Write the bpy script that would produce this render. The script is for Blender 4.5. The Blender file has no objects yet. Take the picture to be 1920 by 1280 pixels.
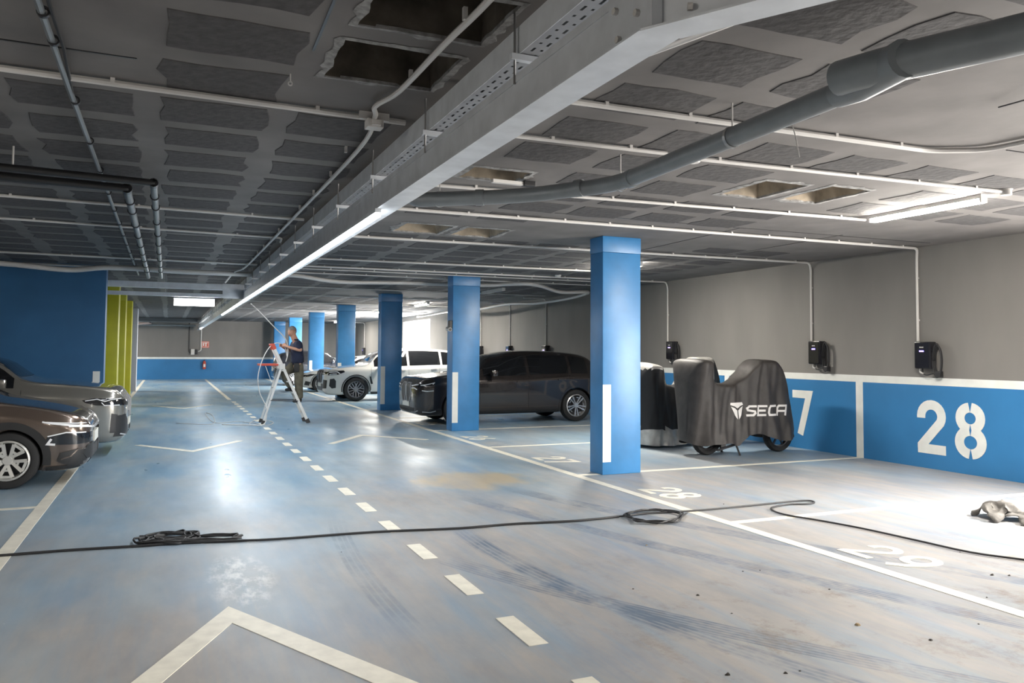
import bpy, bmesh, math, random
import numpy as np
from mathutils import Vector, Matrix, noise as mnoise
from mathutils.bvhtree import BVHTree

random.seed(7)
SC = bpy.context.scene
COL = SC.collection
PI = math.pi

# ------------------------------------------------------------------ camera
FPX, YAW, PITCH, ROLL, CYP, EYE = 1486.7, 0.40752, 0.04602, 0.0069, 590.0, 1.65
_f = Vector((math.sin(YAW)*math.cos(PITCH), math.cos(YAW)*math.cos(PITCH), math.sin(PITCH)))
_r = Vector((math.cos(YAW), -math.sin(YAW), 0)); _u = _r.cross(_f)
CR = _r*math.cos(ROLL) + _u*math.sin(ROLL)
CU = -_r*math.sin(ROLL) + _u*math.cos(ROLL)
CF = _f
cam_d = bpy.data.cameras.new('camera'); cam = bpy.data.objects.new('camera', cam_d); COL.objects.link(cam)
cam_d.sensor_fit = 'HORIZONTAL'; cam_d.sensor_width = 36; cam_d.lens = FPX/1920*36
cam_d.shift_y = -(640-CYP)/1920; cam_d.clip_start = 0.05; cam_d.clip_end = 300
mw = Matrix((CR, CU, -CF)).transposed().to_4x4(); mw.translation = Vector((0, 0, EYE))
cam.matrix_world = mw
SC.camera = cam
def _ray(x, y): return CR*((x-960)/FPX) - CU*((y-CYP)/FPX) + CF
def fl(x, y, z=0.0):
    """point of the place at height z seen at this spot of the survey photograph"""
    d = _ray(x, y); return Vector((0, 0, EYE)) + d*((z-EYE)/d.z)
def wl(x, y, X=10.15):
    d = _ray(x, y); return Vector((0, 0, EYE)) + d*(X/d.x)
def dp(x, y, Y):
    d = _ray(x, y); return Vector((0, 0, EYE)) + d*(Y/d.y)

# ------------------------------------------------------------------ world, daylight, exposure
W = bpy.data.worlds.new('world'); SC.world = W; W.use_nodes = True
bg = W.node_tree.nodes['Background']; bg.inputs[0].default_value = (1.0, 0.95, 0.88, 1); bg.inputs[1].default_value = 3.0; W.cycles.sampling_method = 'NONE'
SC.view_settings.view_transform = 'Standard'; SC.view_settings.look = 'None'
SC.view_settings.exposure = 1.65; SC.view_settings.gamma = 1; SC.view_settings.use_curve_mapping = False
CEIL = 3.23; XR = 10.15; XL = -6.6; YF = 47.2; YB = -7.0
SKY_A, SKY_B, SUN_E = 7.2, 20.0, 4.5
DOOR_A = (0.2, 5.35, 2.75)       # open vehicle door in the right wall, out of frame: y0, y1, top
DOOR_B = (32.3, 36.5, 3.0)      # open vehicle door far along the right wall
def daylight(y0, y1, z1, radiance):            # sky light coming in through an open vehicle door
    l = bpy.data.lights.new('door_daylight', 'AREA'); l.shape = 'RECTANGLE'; l.size = y1-y0; l.size_y = z1
    l.energy = radiance*PI*(y1-y0)*z1; l.color = (1.0, .96, .90)
    o = bpy.data.objects.new('door_daylight', l); COL.objects.link(o)
    o.matrix_world = Matrix.Translation((XR+.27, (y0+y1)/2, z1/2)) @ Matrix(((0, 0, 1), (1, 0, 0), (0, 1, 0))).to_4x4()
daylight(*DOOR_A, SKY_A); daylight(*DOOR_B, SKY_B)
# low sun outside the near door: a small distant lamp far out in the yard
SUN_DIR = Vector((-.95*math.cos(math.radians(40)), .31*math.cos(math.radians(40)), -math.sin(math.radians(40)))).normalized()
sun_d = bpy.data.lights.new('sun', 'SPOT'); sun_d.energy = SUN_E*4*PI*45**2; sun_d.shadow_soft_size = 1.6; sun_d.color = (1.0, .93, .82)
sun_d.spot_size = math.radians(7); sun_d.spot_blend = .1
sun = bpy.data.objects.new('sun', sun_d); COL.objects.link(sun); sun.location = Vector((10.2, 3.4, 1.0))-SUN_DIR*45
sun.rotation_euler = SUN_DIR.to_track_quat('-Z', 'Y').to_euler()
# path settings that suit a closed hall (bounces and noise threshold only)
SC.cycles.max_bounces = 6; SC.cycles.diffuse_bounces = 4; SC.cycles.glossy_bounces = 2; SC.cycles.transmission_bounces = 2
SC.cycles.caustics_reflective = False; SC.cycles.caustics_refractive = False; SC.cycles.use_adaptive_sampling = True; SC.cycles.adaptive_threshold = .015
LED = 31.0; TUBE = 100.0      # radiance of the LED line and of the tubes

# ------------------------------------------------------------------ materials
MATS = {}
def nodes_of(m):
    m.use_nodes = True; return m.node_tree.nodes, m.node_tree.links
def mat(name, col, rough=0.5, metal=0.0, var=0.0, scale=8.0, bump=0.0, spec=0.5, coat=0.0, col2=None, stretch=(1, 1, 1), detail=4):
    if name in MATS: return MATS[name]
    m = bpy.data.materials.new(name); N, L = nodes_of(m); b = N['Principled BSDF']
    b.inputs['Roughness'].default_value = rough; b.inputs['Metallic'].default_value = metal
    b.inputs['Specular IOR Level'].default_value = spec
    b.inputs['Coat Weight'].default_value = coat; b.inputs['Coat Roughness'].default_value = 0.04
    b.inputs['Base Color'].default_value = (*col, 1)
    if var > 0 or col2 or bump > 0:
        tc = N.new('ShaderNodeTexCoord'); mp = N.new('ShaderNodeMapping'); mp.inputs['Scale'].default_value = stretch
        nz = N.new('ShaderNodeTexNoise'); nz.inputs['Scale'].default_value = scale; nz.inputs['Detail'].default_value = detail
        L.new(tc.outputs['Object'], mp.inputs[0]); L.new(mp.outputs[0], nz.inputs['Vector'])
        if var > 0 or col2:
            cr = N.new('ShaderNodeValToRGB'); cr.color_ramp.elements[0].position = 0.3; cr.color_ramp.elements[1].position = 0.7
            c2 = col2 or tuple(min(1, c*(1+var)) for c in col)
            c1 = col if col2 else tuple(c*(1-var) for c in col)
            cr.color_ramp.elements[0].color = (*c1, 1); cr.color_ramp.elements[1].color = (*c2, 1)
            L.new(nz.outputs['Fac'], cr.inputs[0]); L.new(cr.outputs[0], b.inputs['Base Color'])
        if bump > 0:
            bp = N.new('ShaderNodeBump'); bp.inputs['Strength'].default_value = bump; bp.inputs['Distance'].default_value = 0.02
            L.new(nz.outputs['Fac'], bp.inputs['Height']); L.new(bp.outputs[0], b.inputs['Normal'])
    MATS[name] = m; return m
def emis(name, col, s):
    if name in MATS: return MATS[name]
    m = bpy.data.materials.new(name); N, L = nodes_of(m); b = N['Principled BSDF']
    b.inputs['Base Color'].default_value = (*col, 1); b.inputs['Emission Color'].default_value = (*col, 1); b.inputs['Emission Strength'].default_value = s
    MATS[name] = m; return m

def floor_mat():
    m = bpy.data.materials.new('epoxy_floor'); N, L = nodes_of(m); b = N['Principled BSDF']
    tc = N.new('ShaderNodeTexCoord'); P = tc.outputs['Object']
    def nz(scale, st=(1, 1, 1), det=6, rough=0.6, rot=0.0, dist=0.0):
        mp = N.new('ShaderNodeMapping'); mp.inputs['Scale'].default_value = st; mp.inputs['Rotation'].default_value = (0, 0, rot)
        n = N.new('ShaderNodeTexNoise'); n.inputs['Scale'].default_value = scale; n.inputs['Detail'].default_value = det
        n.inputs['Roughness'].default_value = rough; n.inputs['Distortion'].default_value = dist
        L.new(P, mp.inputs[0]); L.new(mp.outputs[0], n.inputs['Vector']); return n.outputs['Fac']
    def ramp(v, a, c, ca=(0, 0, 0), cc=(1, 1, 1)):
        r = N.new('ShaderNodeValToRGB'); r.color_ramp.elements[0].position = a; r.color_ramp.elements[1].position = c
        r.color_ramp.elements[0].color = (*ca, 1); r.color_ramp.elements[1].color = (*cc, 1); L.new(v, r.inputs[0]); return r.outputs[0]
    def mix(fac, a, c, mode='MIX'):
        x = N.new('ShaderNodeMix'); x.data_type = 'RGBA'; x.blend_type = mode
        for s, v in ((x.inputs[0], fac), (x.inputs[6], a), (x.inputs[7], c)):
            if hasattr(v, 'links'): L.new(v, s)
            elif isinstance(v, tuple): s.default_value = (*v, 1)
            else: s.default_value = v
        return x.outputs[2]
    def math_(op, a, c=None, clamp=False):
        x = N.new('ShaderNodeMath'); x.operation = op; x.use_clamp = clamp
        for s, v in ((x.inputs[0], a), (x.inputs[1], c)):
            if v is None: continue
            if hasattr(v, 'links'): L.new(v, s)
            else: s.default_value = v
        return x.outputs[0]
    sep = N.new('ShaderNodeSeparateXYZ'); L.new(P, sep.inputs[0]); X, Y = sep.outputs[0], sep.outputs[1]
    def mr(v, a, c, o0=0.0, o1=1.0):
        x = N.new('ShaderNodeMapRange'); L.new(v, x.inputs[0]); x.inputs[1].default_value = a; x.inputs[2].default_value = c
        x.inputs[3].default_value = o0; x.inputs[4].default_value = o1; return x.outputs[0]
    # the blue coat, scuffed paler in long strokes
    paint = mix(ramp(nz(.8, (1, .45, 1), 4, .55), .30, .70), BLUE_A, BLUE_B)
    paint = mix(ramp(nz(2.2, (1.0, .22, 1), 4, .6, .35), .42, .80), paint, BLUE_C)
    # settled dust, thickest towards the gate side of the aisle and close to the entrance
    near = math_('ADD', mr(Y, 12.0, 3.0), mr(X, 0.5, 4.5, 0.0, .45)); near = math_('MULTIPLY', near, mr(Y, 22.0, 8.0))
    d = math_('ADD', math_('MULTIPLY', nz(.6, (1, .6, 1), 4, .58), 1.0), math_('MULTIPLY', near, .44))
    dustm = ramp(d, .46, .90)
    col = mix(dustm, paint, mix(ramp(nz(4, (1, .35, 1), 4, .65, -.3), .3, .75), DUST_A, DUST_B))
    # swept streaks running with the traffic
    st = ramp(nz(6.0, (1, .06, 1), 4, .65, -.25), .46, .74)
    col = mix(math_('MULTIPLY', math_('MULTIPLY', st, mr(near, .25, 1.0, .25, 1.0)), .45), col, BLUE_A)
    st2 = ramp(nz(8.0, (1, .05, 1), 4, .65, -.55), .50, .76)
    col = mix(math_('MULTIPLY', math_('MULTIPLY', st2, mr(near, .3, 1.1)), .4), col, (.19, .24, .32))
    # tyre tracks: dark bands with tread lines
    for (x0, y0, s, q, w, y1, y2, dirt) in TRACKS:
        dy = math_('SUBTRACT', Y, y0)
        cx = math_('ADD', math_('MULTIPLY', dy, s), math_('MULTIPLY', math_('MULTIPLY', dy, dy), q))
        off = math_('SUBTRACT', math_('SUBTRACT', X, x0), cx)
        band = math_('LESS_THAN', math_('ABSOLUTE', off), w)
        tread = ramp(math_('ABSOLUTE', math_('SINE', math_('MULTIPLY', off, 70.0))), .2, .7, (.25, .25, .25))
        rng = math_('MULTIPLY', mr(Y, y1, y1+.8), mr(Y, y2, y2-.8))
        br = ramp(nz(2.5, (1, .6, 1), 4, .75), .36, .6)
        k = math_('MULTIPLY', math_('MULTIPLY', math_('MULTIPLY', band, tread), rng), math_('MULTIPLY', br, dirt))
        col = mix(k, col, (.11, .15, .21))
    # sandy spill in the aisle
    ex = math_('DIVIDE', math_('SUBTRACT', X, 3.62), .78); ey = math_('DIVIDE', math_('SUBTRACT', Y, 9.62), .75)
    r2 = math_('ADD', math_('MULTIPLY', ex, ex), math_('MULTIPLY', ey, ey)); r2 = math_('ADD', r2, math_('MULTIPLY', math_('SUBTRACT', nz(3, (1, .5, 1)), .5), 2.4))
    col = mix(mr(r2, 1.15, .35, 0, .8), col, (.52, .42, .27))
    # brown grit on the near right
    g = math_('MULTIPLY', ramp(nz(2.2, (1, .8, 1), 7, .8), .53, .72), math_('MULTIPLY', mr(Y, 6.5, 3.5), mr(X, 1.5, 3.0)))
    col = mix(math_('MULTIPLY', g, .85), col, (.17, .125, .085))
    # scoured whitish patch in the near left lane
    ex = math_('DIVIDE', math_('SUBTRACT', X, .52), .24); ey = math_('DIVIDE', math_('SUBTRACT', Y, 6.1), .75)
    r3 = math_('ADD', math_('MULTIPLY', ex, ex), math_('MULTIPLY', ey, ey))
    col = mix(math_('MULTIPLY', math_('MULTIPLY', mr(r3, 1.2, .3), ramp(nz(9, (1, .4, 1), 5, .7), .46, .62)), .7), col, (.72, .74, .72))
    # fresh darker blue patches where it was touched up
    p2 = ramp(nz(1.3, (1, .35, 1), 4, .6, -.4), .52, .82)
    col = mix(math_('MULTIPLY', p2, .5), col, (.12, .24, .42))
    # white scrape marks
    sc = math_('MULTIPLY', ramp(nz(12, (1, .3, 1), 5, .8), .66, .72), ramp(nz(.9), .5, .62))
    col = mix(math_('MULTIPLY', sc, .5), col, (.7, .74, .74))
    L.new(col, b.inputs['Base Color'])
    ro = math_('ADD', math_('MULTIPLY', nz(2.2, (1, .3, 1), 4, .65), .30), math_('MULTIPLY', dustm, .20))
    L.new(math_('ADD', ro, .17), b.inputs['Roughness'])
    bp = N.new('ShaderNodeBump'); bp.inputs['Strength'].default_value = .12; bp.inputs['Distance'].default_value = .01
    L.new(nz(5.0, (1, .6, 1), 6, .6), bp.inputs['Height']); L.new(bp.outputs[0], b.inputs['Normal'])
    b.inputs['Specular IOR Level'].default_value = .38
    MATS['epoxy_floor'] = m; return m
BLUE_A, BLUE_B, BLUE_C = (.16, .31, .47), (.28, .43, .54), (.44, .54, .59)
DUST_A, DUST_B = (.29, .29, .295), (.415, .385, .355)
TRACKS = [(3.55, 6.8, -.30, .02, .11, 2.4, 8.6, 1.0), (4.75, 6.0, -.42, .03, .12, 2.0, 9.0, .9), (2.55, 5.4, -.12, .06, .10, 2.2, 7.2, .95),
          (2.9, 4.2, -.55, .05, .12, 2.2, 6.2, .9), (1.35, 5.8, .03, .03, .09, 4.2, 8.0, .4), (5.0, 12.6, .9, .0, .12, 11.8, 13.6, .6)]

M_FLOOR = floor_mat()
M_CEIL = mat('painted_slab', (.165, .154, .149), .85, var=.16, scale=2.2, bump=.15, detail=8)
M_BLOCK = mat('bare_block', (.074, .070, .071), .95, var=.22, scale=14, bump=.5, detail=8)
M_VOID = mat('broken_cavity', (.10, .085, .068), .95, var=.5, scale=5, bump=.6, detail=8)
M_VOIDP = mat('pale_cavity', (.30, .25, .19), .95, var=.35, scale=5, bump=.5, detail=8)
M_RIM = mat('broken_plaster_edge', (.27, .265, .26), .95, var=.4, scale=20, bump=.6)
M_WGREY = mat('wall_grey_paint', (.20, .19, .18), .75, var=.10, scale=1.1, bump=.12, detail=8, stretch=(1, 1, .35))
M_BLUE = mat('wall_blue_paint', (.032, .185, .42), .42, var=.07, scale=1.6, bump=.10, detail=8)
M_PBLUE = mat('pillar_blue_paint', (.042, .21, .47), .36, var=.12, scale=3.0, bump=.15, detail=8)
M_WHITE = mat('white_road_paint', (.78, .75, .65), .5, var=.10, scale=9, detail=8)
M_WHITEW = mat('white_wall_paint', (.74, .75, .72), .5, var=.06, scale=5)
M_YELLOW = mat('yellow_paint', (.47, .45, .015), .45, var=.08, scale=3)
M_PVCW = mat('white_plastic_conduit', (.62, .60, .58), .4)
M_CLIP = mat('white_clip', (.66, .64, .62), .5)
M_PVCG = mat('grey_pvc', (.17, .185, .195), .38, var=.10, scale=6)
M_BLKP = mat('black_pipe', (.014, .014, .015), .3)
M_STEEL = mat('galvanised_steel', (.66, .69, .73), .45, metal=.25, var=.10, scale=7, bump=.05, detail=6)
M_ROD = mat('zinc_rod', (.34, .34, .34), .4, metal=.8)
M_DARKM = mat('dark_metal', (.05, .05, .055), .45, metal=.5)
M_LED = emis('led_strip', (.93, .97, 1.0), 6.0); M_LED.cycles.emission_sampling = 'NONE'
M_TUBE = emis('fluorescent_tube', (1.0, .94, .84), 62.0)
M_SIGN = emis('lit_sign_panel', (1, 1, .98), 3.0); M_SIGN.cycles.emission_sampling = 'NONE'
M_RUBBER = mat('tyre_rubber', (.018, .018, .019), .75)
M_ALU = mat('aluminium', (.66, .67, .66), .35, metal=.5)
M_BLACKPL = mat('black_plastic', (.02, .02, .022), .45)
M_RED = mat('red_plastic', (.50, .07, .04), .45)
M_CABLE = mat('black_cable', (.018, .018, .02), .5)
# ------------------------------------------------------------------ geometry helpers
class MB:
    def __init__(s): s.v = []; s.f = []
    def add(s, vs, fs):
        o = len(s.v); s.v += [tuple(p) for p in vs]; s.f += [tuple(i+o for i in q) for q in fs]; return s
    def box(s, x0, x1, y0, y1, z0, z1):
        vs = [(x, y, z) for z in (z0, z1) for y in (y0, y1) for x in (x0, x1)]
        return s.add(vs, [(0, 2, 3, 1), (4, 5, 7, 6), (0, 1, 5, 4), (2, 6, 7, 3), (0, 4, 6, 2), (1, 3, 7, 5)])
    def rbox(s, x0, x1, y0, y1, z0, z1, b=.01):
        bm = bmesh.new(); t = MB().box(x0, x1, y0, y1, z0, z1)
        vs = [bm.verts.new(p) for p in t.v]
        for q in t.f: bm.faces.new([vs[i] for i in q])
        bmesh.ops.bevel(bm, geom=bm.edges[:], offset=b, segments=2, affect='EDGES', profile=.6)
        return s.bm(bm)
    def bm(s, bm):
        bm.verts.index_update(); s.add([v.co[:] for v in bm.verts], [[v.index for v in f.verts] for f in bm.faces]); bm.free(); return s
    def bar(s, a, b, w, h, up=(0, 0, 1), w2=None, h2=None):
        a, b = Vector(a), Vector(b); d = (b-a).normalized(); up = Vector(up)
        if abs(d.dot(up)) > .98: up = Vector((1, 0, 0))
        x = d.cross(up).normalized(); z = x.cross(d)
        w2 = w if w2 is None else w2; h2 = h if h2 is None else h2
        vs = [p + x*sx*ww/2 + z*sz*hh/2 for p, ww, hh in ((a, w, h), (b, w2, h2)) for sx, sz in ((-1, -1), (1, -1), (1, 1), (-1, 1))]
        return s.add(vs, [(3, 2, 1, 0), (4, 5, 6, 7), (0, 1, 5, 4), (1, 2, 6, 5), (2, 3, 7, 6), (3, 0, 4, 7)])
    def tube(s, pts, r, n=8, cap=True):
        pts = [Vector(p) for p in pts]; rs = r if isinstance(r, (list, tuple)) else [r]*len(pts)
        prev = None; rings = []
        for i, p in enumerate(pts):
            d = (pts[min(i+1, len(pts)-1)] - pts[max(i-1, 0)])
            d = d.normalized() if d.length > 1e-9 else Vector((0, 0, 1))
            if prev is None:
                u = Vector((0, 0, 1)) if abs(d.z) < .9 else Vector((1, 0, 0)); x = d.cross(u).normalized()
            else:
                x = prev - d*prev.dot(d); x = x.normalized() if x.length > 1e-6 else d.orthogonal().normalized()
            prev = x; y = d.cross(x)
            rings.append([p + (x*math.cos(2*PI*k/n) + y*math.sin(2*PI*k/n))*rs[i] for k in range(n)])
        vs = [q for rg in rings for q in rg]
        fs = [(i*n+k, i*n+(k+1) % n, (i+1)*n+(k+1) % n, (i+1)*n+k) for i in range(len(pts)-1) for k in range(n)]
        if cap: fs += [tuple(range(n-1, -1, -1)), tuple((len(pts)-1)*n+k for k in range(n))]
        return s.add(vs, fs)
    def lathe(s, prof, c, axis='y', n=32, closed=True):
        """prof: (radius, along) pairs turned about an axis through c"""
        c = Vector(c); A = {'x': ((0, 1, 0), (0, 0, 1), (1, 0, 0)), 'y': ((1, 0, 0), (0, 0, 1), (0, 1, 0)), 'z': ((1, 0, 0), (0, 1, 0), (0, 0, 1))}[axis]
        a, b, d = map(Vector, A)
        vs = [c + (a*math.cos(2*PI*k/n) + b*math.sin(2*PI*k/n))*r + d*t for r, t in prof for k in range(n)]
        m = len(prof); fs = []
        for i in range(m if closed else m-1):
            j = (i+1) % m
            fs += [(i*n+k, i*n+(k+1) % n, j*n+(k+1) % n, j*n+k) for k in range(n)]
        return s.add(vs, fs)
    def disc(s, c, r, axis='y', n=24, th=.01):
        return s.lathe([(0.0005, -th/2), (r, -th/2), (r, th/2), (0.0005, th/2)], c, axis, n, True)
    def prism(s, poly, org, U, V, Nn, th):
        """2D polygon (u, v) set on the plane org + uU + vV, th thick along Nn"""
        org, U, V, Nn = map(Vector, (org, U, V, Nn)); n = len(poly)
        vs = [org + U*u + V*v for u, v in poly] + [org + U*u + V*v + Nn*th for u, v in poly]
        return s.add(vs, [tuple(range(n-1, -1, -1)), tuple(range(n, 2*n))] + [(i, (i+1) % n, n+(i+1) % n, n+i) for i in range(n)])
    def ribbon(s, path, w, org, U, V, Nn, th, closed=False):
        L, R = offset_path(path, w, closed); n = len(path)
        for i in range(n if closed else n-1):
            j = (i+1) % n; s.prism([L[i], R[i], R[j], L[j]], org, U, V, Nn, th)
        return s
    def build(s, name, m, parent=None, smooth=False, origin=None, recalc=True):
        me = bpy.data.meshes.new(name)
        if parent is None and origin is None and s.v:
            A = np.array(s.v); lo, hi = A.min(0), A.max(0); origin = ((lo[0]+hi[0])/2, (lo[1]+hi[1])/2, lo[2])
        if origin is not None:
            ox, oy, oz = origin; vs = [(x-ox, y-oy, z-oz) for x, y, z in s.v]
        else: vs = s.v
        me.from_pydata(vs, [], s.f)
        if recalc:
            bm = bmesh.new(); bm.from_mesh(me); bmesh.ops.recalc_face_normals(bm, faces=bm.faces[:]); bm.to_mesh(me); bm.free()
        return link(name, me, m, parent, smooth, origin)
def link(name, me, m, parent=None, smooth=False, loc=None):
    if m: me.materials.append(m)
    if smooth:
        me.polygons.foreach_set('use_smooth', [True]*len(me.polygons))
        if smooth is not True: me.set_sharp_from_angle(angle=math.radians(smooth))
    o = bpy.data.objects.new(name, me); COL.objects.link(o)
    if parent: o.parent = parent
    elif loc is not None: o.location = loc
    return o
def offset_path(path, w, closed=False):
    P = [Vector((p[0], p[1])) for p in path]; n = len(P); L = []; R = []
    for i in range(n):
        a = P[i-1] if (i > 0 or closed) else None; c = P[(i+1) % n] if (i < n-1 or closed) else None
        d1 = (P[i]-a).normalized() if a is not None else None; d2 = (c-P[i]).normalized() if c is not None else None
        d1 = d1 or d2; d2 = d2 or d1
        t = (d1+d2); t = t.normalized() if t.length > 1e-6 else d1
        nn = Vector((-t.y, t.x)); k = max(.45, nn.dot(Vector((-d1.y, d1.x))))
        L.append(P[i]+nn*(w/2/k)); R.append(P[i]-nn*(w/2/k))
    return [tuple(p) for p in L], [tuple(p) for p in R]
def tag(o, label, cat, group=None):
    o['label'] = label; o['category'] = cat
    if group: o['group'] = group
    return o
def struct(o): o['kind'] = 'structure'; return o
def empty(name, loc, rz=0.0):
    o = bpy.data.objects.new(name, None); COL.objects.link(o); o.location = loc; o.rotation_euler = (0, 0, rz); o.empty_display_size = .2
    return o
def copy_tree(o, parent=None):
    c = o.copy(); COL.objects.link(c); c.parent = parent
    for k in [k for k in bpy.data.objects if k.parent == o]: copy_tree(k, c)
    return c
def share(src, name, parent, loc=(0, 0, 0), rot=(0, 0, 0), scale=(1, 1, 1)):
    o = bpy.data.objects.new(name, src); COL.objects.link(o); o.parent = parent; o.location = loc; o.rotation_euler = rot; o.scale = scale; return o
def catmull(pts, k=6):
    P = [Vector(p) for p in pts]; out = []
    for i in range(len(P)-1):
        p0, p1, p2, p3 = P[max(i-1, 0)], P[i], P[i+1], P[min(i+2, len(P)-1)]
        for j in range(k):
            t = j/k; out.append(.5*((2*p1)+(p2-p0)*t+(2*p0-5*p1+4*p2-p3)*t*t+(3*p1-p0-3*p2+p3)*t**3))
    out.append(P[-1]); return out
def fillet(pts, r, k=5):
    P = [Vector(p) for p in pts]; out = [P[0]]
    for i in range(1, len(P)-1):
        a = (P[i-1]-P[i]); b = (P[i+1]-P[i]); rr = min(r, a.length*.45, b.length*.45); a = P[i]+a.normalized()*rr; b = P[i]+b.normalized()*rr
        for j in range(k+1):
            t = j/k; out.append(a*(1-t)**2 + P[i]*2*t*(1-t) + b*t*t)
    out.append(P[-1]); return out
def sheet(us, vs, holes, fn):
    """flat sheet over the grid us x vs with rectangular holes left open; fn(u, v) -> point"""
    us = sorted(set(us) | {h[0] for h in holes} | {h[1] for h in holes}); vs = sorted(set(vs) | {h[2] for h in holes} | {h[3] for h in holes})
    m = MB(); idx = {}
    def P(i, j):
        if (i, j) not in idx: idx[(i, j)] = len(m.v); m.v.append(tuple(fn(us[i], vs[j])))
        return idx[(i, j)]
    for i in range(len(us)-1):
        for j in range(len(vs)-1):
            cu, cv = (us[i]+us[i+1])/2, (vs[j]+vs[j+1])/2
            if any(h[0] < cu < h[1] and h[2] < cv < h[3] for h in holes): continue
            m.f.append((P(i, j), P(i+1, j), P(i+1, j+1), P(i, j+1)))
    return m

# ------------------------------------------------------------------ stencilled digits (strokes in a 0.6 x 1 cell)
def arc(cx, cy, rx, ry, a0, a1, n=12): return [(cx+rx*math.cos(math.radians(a0+(a1-a0)*i/n)), cy+ry*math.sin(math.radians(a0+(a1-a0)*i/n))) for i in range(n+1)]
def digit(d):
    if d == '2': return [[(.08, .66)] + arc(.3, .70, .22, .22, 180, -30, 14) + [(.085, .14), (.085, .08)], [(.0, .08), (.6, .08)]]
    if d == '7': return [[(.0, .92), (.52, .92), (.24, .0)]]
    if d == '8':
        o = []
        for cy, rx, ry in ((.725, .20, .195), (.29, .22, .21)):
            o += [arc(.3, cy, rx, ry, 96, 264, 14), arc(.3, cy, rx, ry, 84, -84, 14)]
        return o
    if d == '9': return [arc(.3, .68, .22, .24, 80, 440, 20), [(.52, .68), (.50, .45), (.40, .22), (.2, .05)]]
    if d == '6': return [[(.42, .95), (.24, .75), (.11, .5), (.08, .30)], arc(.3, .30, .22, .22, 80, 440, 20)]
    if d == '5': return [[(.52, .92), (.12, .92), (.10, .52), (.3, .60), (.5, .48), (.52, .30), (.42, .10), (.25, .07), (.06, .14)]]
def number(text, org, U, V, Nn, h, name, parent, th=.003, sw=.16, gap=.74, m=None):
    org, U, V = Vector(org), Vector(U), Vector(V); mb = MB()
    for i, ch in enumerate(text):
        for k, path in enumerate(digit(ch)): mb.ribbon([((u+i*gap)*h, v*h) for u, v in path], sw*h, org, U, V, Nn, th+.0007*k)
    return mb.build(name, m or M_WHITE, parent, recalc=True)
# ------------------------------------------------------------------ the setting: floor
ff = MB(); ff.add([(XL, YB, 0), (XR+.3, YB, 0), (XR+.3, YF, 0), (XL, YF, 0)], [(0, 1, 2, 3)])
floor = struct(ff.build('floor', M_FLOOR, origin=(0, 0, 0)))
yard = struct(MB().add([(XR+.3, -30, -.02), (60, -30, -.02), (60, 80, -.02), (XR+.3, 80, -.02)], [(0, 1, 2, 3)]).build('floor_yard', mat('pale_yard_concrete', (.55, .53, .5), .8, var=.1), origin=(0, 0, 0)))
UPZ = (0, 0, 1)
def line(name, x0, x1, y0, y1): return MB().box(x0, x1, y0, y1, .0, .003).build(name, M_WHITE, floor)
line('edge_line', 4.97, 5.09, -2, 46.5)
line('edge_line', -1.23, -1.11, -2, 46.5)
STY = [3.15, 6.305, 9.47, 12.75, 15.80, 18.95, 22.1, 25.25, 28.4, 31.5, 34.6, 37.7, 40.8, 43.9]
for y in STY:
    if not any(abs(y-q) < .01 for q in (34.6,)): line('stall_line', 5.09, 10.14, y-.05, y+.05)
for y in (6.4, 9.58, 12.7): line('stall_line', -6.3, -1.23, y-.05, y+.05)
dash = MB().box(-.06, .06, -.25, .25, 0, .003).build('lane_dash', M_WHITE, floor)
dash.location = (1.955, 3.36, 0)
for i in range(1, 24): share(dash.data, 'lane_dash', floor, (1.955-.002*i, 3.36+1.0*i, 0))
line('lane_line', 1.80, 1.92, 27.6, 46.5)
def chevron(apex, l, r, w=.13):
    MB().ribbon([l, apex, r], w, (0, 0, .0), (1, 0, 0), (0, 1, 0), UPZ, .003).build('chevron_arrow', M_WHITE, floor)
chevron((.39, 5.30), (-.32, 3.86), (1.16, 3.74), .15)
chevron((.39, 13.9), (-.46, 15.1), (1.22, 15.2), .13)
chevron((3.47, 15.4), (2.65, 14.16), (4.44, 14.24), .13)
chevron((.39, 24.0), (-.4, 25.3), (1.2, 25.3), .13)
for t, y in (('29', 5.12), ('28', 8.24), ('27', 11.28), ('26', 14.55), ('25', 17.7)):
    number(t, (5.20, y, 0), (0, -1, 0), (1, 0, 0), UPZ, .52, 'stall_number', floor, sw=.15, gap=.72)

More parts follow.
